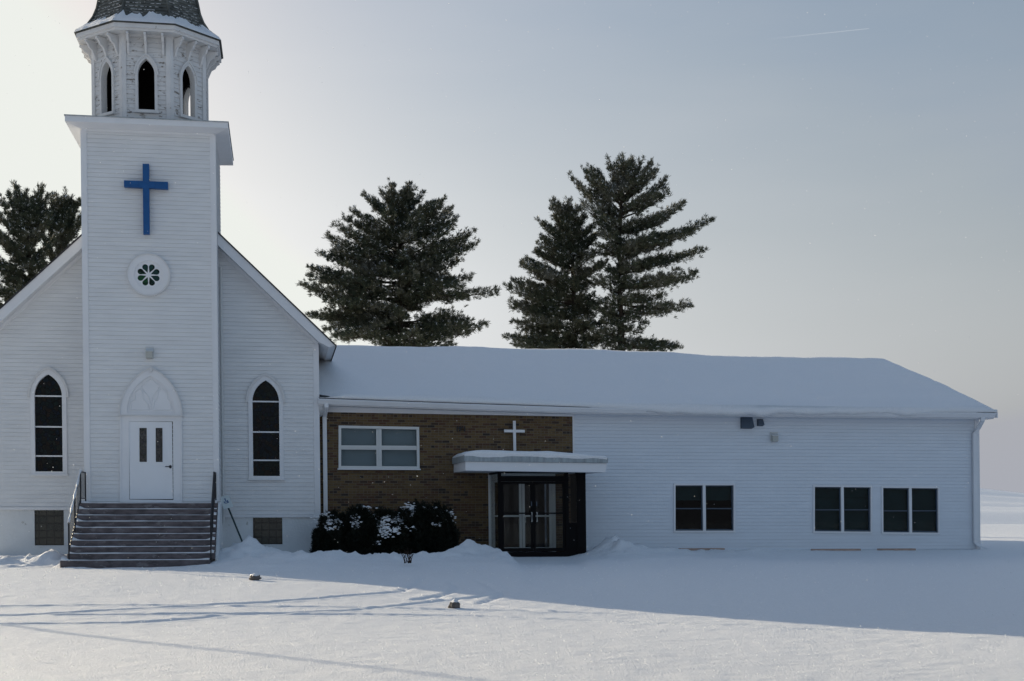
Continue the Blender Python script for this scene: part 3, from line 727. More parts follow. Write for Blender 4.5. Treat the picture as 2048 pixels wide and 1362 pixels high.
st = strips(do[0][0], do[1][0], lambda u: do[0][1], lambda u: do[2][1], [quad_op([D(a, 924, yq), D(b, 924, yq), D(b, 856, yq), D(a, 856, yq)]) for a, b in lites])
boards(mb, (0, YT - 0.03), (1, 0), (0, -1), st, 9, 0.0, -1)
door = mb.build('door', M['door_white'], church)
for a, b in lites:
    c = [D(a, 924, yq), D(b, 924, yq), D(b, 856, yq), D(a, 856, yq)]
    mb = MB(); mb.prism(c, YT - 0.024, YT - 0.018); mb.build('window_pane', M['door_glass'], door)
    mb = MB(); e = 0.02; mb.ring([(c[0][0] - e, c[0][1] - e), (c[1][0] + e, c[1][1] - e), (c[2][0] + e, c[2][1] + e), (c[3][0] - e, c[3][1] + e)], c, YT - 0.042, YT - 0.02); mb.build('pane_frame', M['door_white'], door)
h = D(341, 933.5, yq); mb = MB()
mb.prism([(h[0] + 0.035 * math.cos(i * math.pi / 6), h[1] + 0.045 * math.sin(i * math.pi / 6)) for i in range(12)], YT - 0.045, YT - 0.03)
mb.tube([(h[0], YT - 0.04, h[1]), (h[0], YT - 0.09, h[1]), (h[0] - 0.13, YT - 0.09, h[1] + 0.002)], 0.012, 8)
mb.build('door_handle', M['metal_black'], door)
mb = MB(); mb.prism([(do[0][0] - .01, do[0][1] - .01), (do[1][0] + .01, do[1][1] - .01), (do[2][0] + .01, do[2][1] + .01), (do[3][0] - .01, do[3][1] + .01)], YT - 0.012, YT - 0.005); mb.build('shadow_gap', M['shade_dark'], door)
# tympanum over the door
tc_ = D(302.5, 830, yq); hwT = DX(363.5, 830, yq) - tc_[0]; zaT = DZ(302, 737, yq)
mb = MB()
mb.prism(arch_pts(tc_[0], hwT - 0.15, tc_[1], tc_[1] + 0.001, zaT - 0.19), YT - 0.035, YT)
tym = mb.build('door_hood', M['trim'], church)
mb = MB(); mb.ring(arch_pts(tc_[0], hwT, tc_[1], tc_[1] + 0.001, zaT), arch_pts(tc_[0], hwT - 0.17, tc_[1] + 0.05, tc_[1] + 0.051, zaT - 0.2), YT - 0.085, YT); mb.build('arch_trim', M['trim'], tym)
mb = MB(); o_ = arch_pts(tc_[0], hwT + 0.03, tc_[1], tc_[1] + 0.001, zaT + 0.04); i_ = arch_pts(tc_[0], hwT, tc_[1], tc_[1] + 0.001, zaT)
for i in range(len(o_) - 1): mb.prism([o_[i], o_[i + 1], i_[i + 1], i_[i]], YT - 0.12, YT)
mb.box(tc_[0] - hwT - 0.05, tc_[0] + hwT + 0.05, YT - 0.12, YT, tc_[1] - 0.03, tc_[1])
mb.prism([D(299, 741, yq), D(302.5, 746, yq), D(306, 741, yq), D(302.5, 733, yq)], YT - 0.14, YT - 0.10)
mb.build('hood_mould', M['trim_worn'], tym)
mb = MB()
zz = lambda pts: [((lambda q: (q[0], YT - 0.04, q[1]))(D(160 + a / 4.007, 680 + b / 4.007, yq))) for a, b in pts]
for c in ([(405, 560), (410, 500), (440, 480), (445, 420), (480, 390), (500, 420), (505, 470), (530, 495), (545, 520), (555, 560), (405, 562)],
          [(585, 560), (595, 500), (620, 470), (625, 420), (655, 390), (690, 420), (700, 470), (725, 495), (735, 560), (585, 562)],
          [(568, 525), (550, 455), (520, 420), (490, 375), (525, 345), (568, 310), (605, 345), (640, 375), (610, 420), (585, 455), (568, 525)], [(568, 525), (568, 565)]):
    mb.tube(zz(c), 0.014, 6)
mb.build('tracery', M['trim'], tym)

# belfry: octagon on the tower
cY = YT + tw / 2; AP = 1.47; SIDE = 2 * AP * math.tan(math.pi / 8)
zB0 = zc + 0.22; YFb = cY - AP
cXb = (DX(249, 200, YFb) + DX(337, 200, YFb)) / 2
zB1 = DZ(293, 62, YFb - 0.4) + 0.02
opn = dict(hw=0.215, z0=DZ(296, 220, YFb), zs=DZ(296, 149, YFb), za=DZ(296, 118, YFb))
def oface(k, ap):
    th = -math.pi / 2 + k * math.pi / 4; n_ = (math.cos(th), math.sin(th)); u_ = (-n_[1], n_[0]); sd_ = 2 * ap * math.tan(math.pi / 8)
    return (cXb + n_[0] * ap - u_[0] * sd_ / 2, cY + n_[1] * ap - u_[1] * sd_ / 2), u_, n_, sd_
OPEN = (0, 1, 7, 3, 5)
mb = MB(); inner = MB()
for k in range(8):
    O, u_, n_, sd_ = oface(k, AP); ops = [arch_op(sd_ / 2, opn['hw'], opn['z0'], opn['zs'], opn['za'])] if k in OPEN else []
    boards(mb, O, u_, n_, strips(0, sd_, lambda u: zB0 - 0.1, lambda u: zB1, ops), 0.125, 0.016, zB0)
    O2, u2, n2, sd2 = oface(k, AP - 0.14); ops = [arch_op(sd2 / 2, opn['hw'], opn['z0'], opn['zs'], opn['za'])] if k in OPEN else []
    boards(inner, O2, u2, n2, strips(0, sd2, lambda u: zB0 - 0.1, lambda u: zB1, ops), 9, 0.0, 0)
belfry = mb.build('belfry', M['siding_worn'], church)
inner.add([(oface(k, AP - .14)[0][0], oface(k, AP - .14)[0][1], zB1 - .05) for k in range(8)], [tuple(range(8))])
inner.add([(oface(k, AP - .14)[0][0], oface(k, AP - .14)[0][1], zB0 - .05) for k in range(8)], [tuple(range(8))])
inner.build('shade_lining', M['shade_dark'], belfry)  # near-black lining added so the belfry openings look unlit
def onface(mbx, k, ap, fn):                            # build in face space: fn(mb2) uses x=u, y=-outward, z
    O, u_, n_, sd_ = oface(k, ap); t = MB(); fn(t, sd_)
    mbx.add([(O[0] + u_[0] * x - n_[0] * y, O[1] + u_[1] * x - n_[1] * y, z) for x, y, z in t.v], t.f)
mb = MB()
for k in range(8):
    def f(t, sd_):
        t.box(-0.02, 0.10, -0.04, 0.0, zB0 - 0.1, zB1); t.box(sd_ - 0.10, sd_ + 0.02, -0.04, 0.0, zB0 - 0.1, zB1)
        t.box(0.10, sd_ - 0.10, -0.05, 0, zB1 - 0.06, zB1)
    onface(mb, k, AP, f)
mb.build('corner_trim', M['trim_worn'], belfry)
for k in OPEN:
    mb = MB()
    def f(t, sd_):
        c = sd_ / 2; t.ring(arch_pts(c, opn['hw'] + 0.075, opn['z0'] - 0.03, opn['zs'], opn['za'] + 0.1), arch_pts(c, opn['hw'], opn['z0'], opn['zs'], opn['za']), -0.05, 0.14)
        o_ = arch_pts(c, opn['hw'] + 0.10, opn['zs'] - 0.02, opn['zs'], opn['za'] + 0.14); i_ = arch_pts(c, opn['hw'] + 0.06, opn['zs'] - 0.02, opn['zs'], opn['za'] + 0.09)
        for i in range(len(o_) - 1): t.prism([o_[i], o_[i + 1], i_[i + 1], i_[i]], -0.075, 0)
    onface(mb, k, AP, f); mb.build('arch_trim', M['trim_worn'], belfry)
    mb = MB(); onface(mb, k, AP, lambda t, sd_: t.box(sd_ / 2 - 0.32, sd_ / 2 + 0.32, -0.09, 0.12, opn['z0'] - 0.09, opn['z0'] - 0.03)); mb.build('sill', M['trim_worn'], belfry)
EAP = 1.875                                            # eave apothem
for k in (0, 1, 2, 6, 7, 3, 5):
    for us in (0.13, 0.5, 0.87):
        mb = MB()
        prof = [(0.0, 0.0), (-0.36, 0.0), (-0.37, -0.06), (-0.30, -0.10), (-0.25, -0.19), (-0.15, -0.25), (-0.10, -0.36), (-0.06, -0.46), (-0.02, -0.50), (0.0, -0.50)]
        def f(t, sd_):
            x = sd_ * us; n_ = len(prof)
            vs = [(x - .03, a - 0.0, zB1 - 0.03 + b) for a, b in prof] + [(x + .03, a, zB1 - 0.03 + b) for a, b in prof]
            t.add(vs, [tuple(range(n_)), tuple(range(2 * n_ - 1, n_ - 1, -1))] + [(i, i + n_, (i + 1) % n_ + n_, (i + 1) % n_) for i in range(n_)])
        onface(mb, k, AP, f); mb.build('bracket', M['trim_worn'], belfry)
for dx_, rr in ((0.0, 0.045), (0.13, 0.05)):
    pass
# belfry eave and spire roof
def octo(mbx, ap0, z0, ap1, z1):
    a = [oface(k, ap0)[0] for k in range(8)]; b = [oface(k, ap1)[0] for k in range(8)]
    mbx.add([(p[0], p[1], z0) for p in a] + [(p[0], p[1], z1) for p in b], [(k, (k + 1) % 8, 8 + (k + 1) % 8, 8 + k) for k in range(8)])
zE = zB1 + 0.17
mb = MB(); octo(mb, AP - 0.05, zB1 - 0.005, EAP - 0.05, zB1 - 0.005); octo(mb, EAP - 0.05, zB1 - 0.005, EAP - 0.05, zB1 + 0.05); octo(mb, EAP - 0.05, zB1 + 0.05, EAP, zB1 + 0.06); octo(mb, EAP, zB1 + 0.06, EAP, zE)
mb.build('eave', M['trim_worn'], belfry)
prof = [(1.0, 0.0), (0.95, 0.06), (0.88, 0.17), (0.81, 0.33), (0.762, 0.48), (0.728, 0.62), (0.70, 0.80), (0.677, 1.05), (0.62, 1.55), (0.5, 2.6), (0.0, 7.0)]
def prof_at(z):
    for (a, za_), (b, zb_) in zip(prof[:-1], prof[1:]):
        if za_ <= z <= zb_: return a + (b - a) * (z - za_) / (zb_ - za_)
    return 0
mb = MB(); z = 0.0; rw = 0.10
octo(mb, EAP + 0.02, zE, EAP + 0.02, zE + 0.015)
while z < 6.9:
    z2 = min(z + rw, 7.0); mb_lip = 0.022
    octo(mb, (EAP + 0.02) * prof_at(z) + mb_lip, zE + z + 0.015, (EAP + 0.02) * prof_at(z2), zE + z2 + 0.015)
    octo(mb, (EAP + 0.02) * prof_at(z), zE + z + 0.012, (EAP + 0.02) * prof_at(z) + mb_lip, zE + z + 0.015); z = z2
spire = mb.build('spire_roof', M['shingle'], church)
mb = MB()                                              # hip ridges
for k in range(8):
    mb.tube([(oface(k, (EAP + .02) * prof_at(q) + 0.02)[0][0], oface(k, (EAP + .02) * prof_at(q) + 0.02)[0][1], zE + q + 0.03) for q in (0.3, 0.5, 0.75, 1.05, 1.6, 2.6, 4, 6.9)], 0.035, 6)
mb.build('ridge_cap', M['shingle'], spire)
mb = MB()                                              # snow lying on the flared foot of the spire, ragged upper edge
rng = random.Random(3); NU = 26; rows = [0.0, 0.05, 0.12, 0.2, 0.3, 0.42, 0.56]
for k in range(8):
    tops = [max(0.16, 0.34 + 0.16 * mnoise.noise(Vector((k * 3.1 + i * 0.35, 0.3, 0))) + 0.1 * mnoise.noise(Vector((k * 7.7 + i * 1.3, 2.3, 0)))) for i in range(NU + 1)]
    vs = []
    for j in range(7):
        for i in range(NU + 1):
            zq = tops[i] * j / 6; th_ = 0.05 * (1 - (j / 6) ** 3) + 0.004 if j else 0.03
            O, u_, n_, sd_ = oface(k, (EAP + 0.02) * prof_at(zq) + 0.02 + th_ * 0.6); x = sd_ * i / NU
            vs.append((O[0] + u_[0] * x, O[1] + u_[1] * x, zE + zq + 0.02 + th_ * (1 if j else 0.2)))
    mb.add(vs, [(j * (NU + 1) + i, j * (NU + 1) + i + 1, (j + 1) * (NU + 1) + i + 1, (j + 1) * (NU + 1) + i) for j in range(6) for i in range(NU)])
mb.build('snow', M['snow_roof'], spire, smooth=True)
mb = MB(); rng = random.Random(11)                     # flecks of snow lodged on the shingle courses
for k in (7, 0, 1, 6, 2):
    for r_ in range(4, 22):
        zq = r_ * 0.1
        for _ in range(20):
            O, u_, n_, sd_ = oface(k, (EAP + 0.02) * prof_at(zq) + 0.024); L = rng.uniform(0.02, 0.09); x = rng.uniform(0.05, max(0.06, sd_ - L - 0.05))
            if rng.random() < 0.45: continue
            hh = rng.uniform(0.004, 0.012)
            a = (O[0] + u_[0] * x, O[1] + u_[1] * x); b = (O[0] + u_[0] * (x + L), O[1] + u_[1] * (x + L)); q = 0.018; z0 = zE + zq + 0.012 - 0.1 + 0.1
            vs = [(a[0] - n_[0] * q, a[1] - n_[1] * q, z0 + 0.0), (b[0] - n_[0] * q, b[1] - n_[1] * q, z0), (b[0] + n_[0] * .006, b[1] + n_[1] * .006, z0 - hh * .3), (a[0] + n_[0] * .006, a[1] + n_[1] * .006, z0 - hh * .3),
                  (a[0] - n_[0] * q, a[1] - n_[1] * q, z0 + hh), (b[0] - n_[0] * q, b[1] - n_[1] * q, z0 + hh), (b[0] + n_[0] * .004, b[1] + n_[1] * .004, z0 + hh * .6), (a[0] + n_[0] * .004, a[1] + n_[1] * .004, z0 + hh * .6)]
            mb.add(vs, [(0, 3, 2, 1), (4, 5, 6, 7), (0, 1, 5, 4), (1, 2, 6, 5), (2, 3, 7, 6), (3, 0, 4, 7)])
mb.build('snow_fleck', M['snow_roof'], spire)['kind'] = 'stuff'

# ---------------------------------------------------------------- crosses and lamps on the walls
def cross(name, label, m, Y, vert, horz, d0, d1):
    c = D(sum(p[0] for p in vert) / 4, sum(p[1] for p in vert) / 4, Y)
    t = thing(name, (c[0] - LEAN * c[1], Y, c[1]), label, 'cross')
    v = [D(a, b, Y) for a, b in vert]; h_ = [D(a, b, Y) for a, b in horz]
    mb = MB(); mb.prism(v, Y + d0, Y + d1); mb.build('upright', m, t, bevel=0.006)
    mb = MB()
    mb.prism(h_, Y + d0 - 0.003, Y + d1 + 0.003); mb.build('crossbar', m, t, bevel=0.006)
    return t
cross('wall_cross', 'large blue cross high on the white church tower', M['blue'], YT, [(286.5, 331), (299.5, 331), (300.5, 471), (288, 471)], [(249.5, 364), (337, 367), (337, 381.5), (249.5, 377)], -0.20, -0.06)
cross('wall_cross', 'white cross on the brick wall above the snowy entrance canopy', M['trim'], YW, [(1024.5, 842), (1030, 842), (1031, 902), (1025.5, 902)], [(1007, 859.5), (1048, 860), (1048, 865.5), (1007, 865)], -0.14, -0.08)
def wall_lamp(label, Y, x0, y0, x1, y1):
    a = D(x0, y1, Y); b = D(x1, y0, Y); xm = (a[0] + b[0]) / 2; w_ = b[0] - a[0]; h_ = b[1] - a[1]
    t = thing('wall_lamp', (xm - LEAN * a[1], Y, a[1]), label, 'lamp')
    mb = MB(); mb.box(xm - w_ * .5, xm + w_ * .5, Y - 0.035, Y, a[1] + h_ * 0.05, b[1]); mb.build('back_plate', M['lamp_grey'], t)
    mb = MB(); p_ = [(-0.035, 0), (-0.16, 0.02), (-0.17, h_ * .55), (-0.035, h_ * .72)]
    mb.beam([(xm - w_ * .36, Y, a[1]), (xm + w_ * .36, Y, a[1])], p_); mb.build('lens', M['lamp_lens'], t)
    mb = MB(); mb.beam([(xm - w_ * .42, Y, a[1] + h_ * .56), (xm + w_ * .42, Y, a[1] + h_ * .56)], [(-0.035, 0.1 * h_), (-0.19, 0.0), (-0.19, 0.06 * h_), (-0.035, 0.32 * h_)]); mb.build('hood', M['lamp_grey'], t)
wall_lamp('small pale wall lamp above the arched church door', YT, 291, 694, 308, 718)
wall_lamp('small grey wall lamp below the dark hoods on the white hall wall', YW, 1540, 864, 1555, 884)
def vent_hood(label, px0, py0, px1, py1, flare):
    a = D(px0, py1, YW); b = D(px1, py0, YW); t = thing('vent_hood', (a[0] - LEAN * a[1], YW, a[1]), label, 'vent hood', 'dark hoods under the hall eave')
    mb = MB(); w_, h_ = b[0] - a[0], b[1] - a[1]; f_ = flare
    vs = [(a[0], YW - .02, b[1]), (b[0], YW - .02, b[1]), (b[0] + 0.0, YW - .02, a[1]), (a[0], YW - .02, a[1]),
          (a[0] + .01, YW - .10, b[1] - .02), (b[0] - .01, YW - .10, b[1] - .02), (b[0] + f_, YW - .10 - f_ * 2, a[1] + .03), (a[0] + .01, YW - .10 - f_ * 2, a[1] + .02)]
    mb.add(vs, [(0, 1, 5, 4), (4, 5, 6, 7), (1, 2, 6, 5), (0, 4, 7, 3), (3, 7, 6, 2)]); mb.build('hood', M['slate'], t)
    mb = MB(); mb.box(a[0] - .005, b[0] + .005, YW - .03, YW - .005, a[1] - .005, b[1] + .01); mb.build('flange', M['slate'], t)
vent_hood('larger dark slate vent hood under the hall eave', 1481, 833, 1503, 857, 0.035)
vent_hood('smaller dark slate vent hood to the right of the larger one', 1514, 839, 1525, 852, 0.015)

# ================================================================ THE HALL
xH0 = xG1 + 0.0; xH1 = DX(1957, 960, YW); xBk = DX(1147, 860, YW)
hall = thing('church_hall', ((xH0 + xH1) / 2, YW, 0), 'long low church hall of tan brick and white siding with a snow covered roof', 'hall')
zWt = lambda x: DZ(1147, 820, YW) + (x - xBk) * ((DZ(1957, 834, YW) - DZ(1147, 820, YW)) / (xH1 - xBk)) + 0.05
brW = [D(677, 937, YW), D(839, 938, YW), D(838, 854, YW), D(677, 851, YW)]
YD = YW                                                # inner doors sit in the brick wall
dr = [D(978, 1108, YD), D(1110, 1108, YD), D(1110, 946, YD), D(978, 946, YD)]
mb = MB()
xV1 = DX(1160, 1000, YW)
boards(mb, (0, YW), (1, 0), (0, -1), strips(xH0 - 0.2, xBk, lambda u: -0.3, zWt, [quad_op(brW), quad_op(dr)]), 9, 0.0, -1)
mb.build('brick_wall', M['brick'], hall)
wins = [[(1350, 1062), (1467, 1062), (1467, 970), (1350, 970)], [(1628.5, 1063), (1741, 1064), (1741, 974), (1628.5, 973)], [(1765.5, 1065), (1876, 1066), (1875.5, 976), (1765, 975)]]
winsD = [[D(a, b, YW) for a, b in q] for q in wins]
mb = MB()
boards(mb, (0, YW), (1, 0), (0, -1), strips(xBk, xH1, lambda u: DZ(1500, 1101, YW), zWt, [quad_op(q) for q in winsD]), 0.104, 0.013, 0.05)
boards(mb, (xH1, YW), (0, 1), (1, 0), strips(0, 16, lambda u: 0.1, lambda u: 4.25 + min(u, 16 - u) * 0.29, (), [8]), 0.104, 0.013, 0.05)
mb.box(xH0, xH1, YW + 16, YW + 16.1, 0, 4.3)
mb.build('siding_wall', M['siding'], hall)
mb = MB(); zsl = DZ(1500, 1101, YW)
mb.box(xV1, xH1 - 0.01, YW + 0.01, YW + 0.1, -0.3, zsl); mb.box(xH1 - 0.1, xH1 - 0.01, YW + 0.1, YW + 16, -0.3, 0.1); mb.build('foundation', M['foundation'], hall)
mb = MB()
mb.box(xH1 - 0.12, xH1 + 0.03, YW - 0.03, YW + 0.12, zsl - 0.02, zWt(xH1)); mb.build('corner_trim', M['trim'], hall); mb = MB()
mb.box(xBk - 0.03, xBk + 0.02, YW - 0.02, YW + 0.0, 2.5, zWt(xBk) - 0.1); mb.build('corner_trim', M['trim'], hall)
mb = MB()                                              # frieze above the brick
q = [D(637, 824, YW), D(1147, 833, YW), D(1147, 815, YW), D(637, 805, YW)]; mb.prism(q, YW - 0.035, YW); mb.build('frieze', M['trim'], hall)
# gutter, soffit and roof
YGu = YW - 0.62
gl = [(636, 797), (900, 806.5), (1150, 814.5), (1560, 821.5), (1992, 826)]
gpts = [(DX(a, b, YGu), YGu, DZ(a, b, YGu)) for a, b in gl]
mb = MB(); mb.beam(gpts, [(0.0, 0.0), (-0.012, -0.02), (0.0, -0.05), (0.03, -0.10), (0.05, -0.14), (0.14, -0.14), (0.14, 0.0), (0.125, 0.0), (0.125, -0.11), (0.02, -0.02)]); mb.build('gutter', M['trim'], hall)
mb = MB(); mb.beam([(p[0], YGu, p[2]) for p in gpts], [(0.142, 0.03), (0.142, -0.17), (0.17, -0.17), (0.17, 0.03)])
mb.beam([(p[0], YGu, p[2]) for p in gpts], [(0.17, -0.17), (0.62, -0.17), (0.62, -0.15), (0.17, -0.15)]); mb.build('soffit', M['trim'], hall)
YR = 47.1
rl = D(690, 690, YR); rr_ = D(1775, 717, YR)
xRk = gpts[-1][0] + 0.06                               # right rake edge
roofz = lambda x, s: None
rgz = lambda x: rl[1] + (x - rl[0]) * (rr_[1] - rl[1]) / (rr_[0] - rl[0]) - 0.22
gz = lambda x: float(np.interp(x, [p[0] for p in gpts], [p[2] for p in gpts]))
YE = YGu + 0.10
mb = MB(); xs = np.linspace(xH0 + 0.04, xRk, 24)
vs = []
for x in xs:
    xr = x - 2.6 * (1 - sstep(0, 3.0, x - xs[0]))          # the ridge runs on over the church eave
    vs += [(x, YE, gz(x) + 0.02), (xr, YR, rgz(x)), (x, 2 * YR - YE, gz(x) + 0.02), (x, YE, gz(x) - 0.04), (xr, YR, rgz(x) - 0.06), (x, 2 * YR - YE, gz(x) - 0.04)]
fs = []
for i in range(len(xs) - 1):
    a, b = i * 6, i * 6 + 6
    fs += [(a, b, b + 1, a + 1), (a + 1, b + 1, b + 2, a + 2), (a + 3, a + 4, b + 4, b + 3), (a + 4, a + 5, b + 5, b + 4), (a, a + 3, b + 3, b)]
fs += [(0, 1, 4, 3), (1, 2, 5, 4)]; e = (len(xs) - 1) * 6; fs += [(e, e + 3, e + 4, e + 1), (e + 1, e + 4, e + 5, e + 2)]
mb.add(vs, fs); roof = mb.build('roof', M['shingle_edge'], hall)
mb = MB()                                              # rake board on the right end
mb.add([(xRk, YGu, gz(xRk) - 0.15), (xRk, YR, rgz(xRk) - 0.2), (xRk, YR, rgz(xRk) + 0.0), (xRk, YGu, gz(xRk) + 0.01), (xRk - 0.04, YGu, gz(xRk) - 0.15), (xRk - 0.04, YR, rgz(xRk) - 0.2), (xRk - .04, YR, rgz(xRk)), (xRk - .04, YGu, gz(xRk) + 0.01)],
       [(0, 1, 2, 3), (7, 6, 5, 4), (0, 4, 5, 1), (0, 3, 7, 4)]); mb.build('rake_board', M['trim'], hall)
# snow blanket on the roof
nu, nv = 260, 46
X0s, X1s = xH0 + 0.05, xRk + 0.05
u = np.linspace(0, 1, nu); xs = X0s + (X1s - X0s) * u
lip_k = np.interp(xs, [P(px, 820, YGu).x for px in (640, 1000, 1150, 1230, 1330, 1500, 1700, 1830, 1900, 1990)], [0.0, 0.0, 0.08, 0.35, 0.75, 1.0, 0.85, 0.7, 0.3, 0.1])
wav = fbm(xs * 0.9, xs * 0 + 3.3, 4, 5); wav2 = fbm(xs * 2.5, xs * 0 + 8.3, 3, 15)
thick = 0.20 + 0.05 * wav
gzs = np.array([gz(x) for x in xs]); rgs = np.array([rgz(x) for x in xs])
rows = []; front_y = YE - 0.16 * lip_k + 0.06 * (1 - lip_k)
drop = lip_k * np.clip(0.17 + 0.16 * wav + 0.10 * wav2, 0.0, 0.3)
rows.append((front_y + 0.10, gzs + 0.0 - drop * 0.7))
rows.append((front_y, gzs - drop + 0.01))
rows.append((front_y - 0.03, gzs - drop * 0.5 + 0.05))
rows.append((front_y - 0.015, gzs + 0.05 + 0.04 * lip_k + 0.06 - 0.12 * np.exp(-((xs - xs[0]) / 0.25) ** 2)))
for j in range(nv):
    v = j / (nv - 1); yy = front_y + 0.05 + (YR - front_y - 0.05) * v
    zz_ = gzs + 0.02 + (rgs - gzs - 0.02) * np.clip((yy - YE) / (YR - YE), -0.03, 1)
    th = thick * (0.72 + 0.28 * sstep(0, 0.1, v)) + 0.10 * fbm(xs * 0.45, np.full(nu, v * 4.0), 4, 41) + 0.03 * sstep(0.8, 1, v)
    end = sstep(0, 0.35, X1s - xs) * 0.6 + 0.4
    # scoured hollow beside the church wall
    hol = np.exp(-((xs - (xH0 + 0.15)) / 0.45) ** 2) * (0.5 + 0.5 * (v < 0.45))
    drift = 0.22 * np.exp(-((xs - (xH0 + 1.1)) / 0.7) ** 2) * sstep(0.05, 0.3, v) * (1 - sstep(0.55, 0.9, v))
    bare = 0.6 * np.exp(-((xs - xs[0]) / 0.30) ** 2) * (math.exp(-((yy[0] - YE - 0.12) / 0.22) ** 2) + math.exp(-((yy[0] - YE - 3.0) / 0.35) ** 2))
    rows.append((yy, zz_ + th * end * (1 - 0.75 * hol) + drift - bare))
nb = 14
for j in range(1, nb):
    v = j / (nb - 1); yy = np.full(nu, YR + (YR - YE) * v); zz_ = rgs + (gzs - rgs) * v
    rows.append((yy, zz_ + thick * 0.9 + (0.03 * (1 - v))))
left = lambda r: 2.6 * (1 - sstep(0, 3.0, xs - xs[0])) * np.clip((r[0] - YE) / (YR - YE), 0, 1) ** 1.0 * (r[0] < YR + 0.1)
V = np.stack([np.stack([xs - left(r) - LEAN * r[1], r[0] * np.ones(nu), r[1]], -1) for r in rows]).reshape(-1, 3); nr = len(rows)
idx = np.arange(nr * nu).reshape(nr, nu)
q = np.stack([idx[:-1, :-1], idx[:-1, 1:], idx[1:, 1:], idx[1:, :-1]], -1).reshape(-1, 4)
# close the right end down to the rake
endv = []; n0 = len(V)
for j in range(nr): endv.append((V[j * nu + nu - 1][0], V[j * nu + nu - 1][1], V[j * nu + nu - 1][2] - 0.12))
V = np.concatenate([V, np.array(endv)])
qe = np.array([(idx[j, -1], n0 + j, n0 + j + 1, idx[j + 1, -1]) for j in range(nr - 1)])
nmesh('snow', V, np.concatenate([q, qe]), M['snow_roof'], roof, smooth=True)
# downspouts
mb = MB()
def rtube(mb, pts, w_, d_):                            # rectangular pipe along points
    vs = []; fs = []
    for p in pts: vs += [(p[0] - w_ / 2, p[1] - d_ / 2, p[2]), (p[0] + w_ / 2, p[1] - d_ / 2, p[2]), (p[0] + w_ / 2, p[1] + d_ / 2, p[2]), (p[0] - w_ / 2, p[1] + d_ / 2, p[2])]
    for i in range(len(pts) - 1): fs += [(i * 4 + k, i * 4 + (k + 1) % 4, i * 4 + 4 + (k + 1) % 4, i * 4 + 4 + k) for k in range(4)]
    fs += [(3, 2, 1, 0), tuple((len(pts) - 1) * 4 + k for k in range(4))]; mb.add(vs, fs)
xd = DX(650, 900, YW - 0.1)
rtube(mb, [(xd + 0.04, YGu + 0.08, DZ(653, 800, YGu + .08)), (xd + 0.04, YGu + 0.08, DZ(653, 815, YGu + .08)), (xd, YW - 0.08, DZ(650, 834, YW - .08)), (xd, YW - 0.08, 0.0)], 0.115, 0.08)
mb.build('downspout', M['trim'], hall)
mb = MB(); xd = DX(1950, 960, YW - 0.08); xg = DX(1966, 835, YGu + .08)
rtube(mb, [(xg, YGu + 0.08, DZ(1966, 830, YGu)), (xg - 0.02, YGu + 0.09, DZ(1966, 842, YGu)), (xd + 0.08, YW - 0.16, DZ(1955, 858, YW)), (xd, YW - 0.08, DZ(1950, 868, YW)), (xd, YW - 0.08, 0.35), (xd + 0.06, YW - 0.16, 0.24), (xd + 0.25, YW - 0.35, 0.17)], 0.12, 0.085)
mb.build('downspout', M['trim'], hall)

# brick-wall window
def four_pane(name, c, f, m_frame, cols, rows_, Y, dep):
    mb = MB(); ci = [(c[0][0] + f, c[0][1] + f), (c[1][0] - f, c[1][1] + f), (c[2][0] - f, c[2][1] - f), (c[3][0] + f, c[3][1] - f)]
    mb.ring(c, ci, Y - 0.05, Y + dep)
    xm = (ci[0][0] + ci[1][0]) / 2; zm = (ci[0][1] + ci[2][1]) / 2
    fr = mb.build(name, m_frame, hall)
    return fr, ci, xm, zm
fr, ci, xm, zm = four_pane('four_pane_window', brW, 0.075, M['alum'], 2, 2, YW, 0.1)
mb = MB(); mb.box(xm - 0.075, xm + 0.075, YW - 0.03, YW + 0.08, ci[0][1], ci[2][1]); mb.box(xm - 0.012, xm + 0.012, YW - 0.05, YW - 0.03, ci[0][1], ci[2][1])
for a, b in ((ci[0][0], xm - 0.075), (xm + 0.075, ci[1][0])):
    mb.box(a, b, YW - 0.02, YW + 0.08, zm - 0.06, zm + 0.06); mb.box(a, b, YW - 0.035, YW - 0.02, zm - 0.01, zm + 0.02)
mb.build('mullion', M['alum'], fr)
mb = MB(); mb.box(ci[0][0], ci[1][0], YW + 0.035, YW + 0.041, ci[0][1], ci[2][1]); mb.build('glass', M['glass'], fr)
mb = MB(); mb.box(ci[0][0] - .03, ci[1][0] + .03, YW + 0.13, YW + 0.14, ci[0][1] - .05, ci[2][1] + .05); mb.build('curtain', M['curtain'], fr)
mb = MB(); mb.box(brW[0][0] - .03, brW[1][0] + 0.03, YW - 0.09, YW + 0.03, brW[0][1] - 0.035, brW[0][1]); mb.build('sill', M['trim'], fr)
mb = MB(); n_ = 26
for i in range(n_):
    x0 = brW[0][0] + (brW[1][0] - brW[0][0]) * i / n_
    mb.box(x0 + 0.008, x0 + (brW[1][0] - brW[0][0]) / n_ - 0.008, YW - 0.03, YW, brW[0][1] - 0.13, brW[0][1] - 0.037)
mb.build('brick_sill', M['brick'], fr)
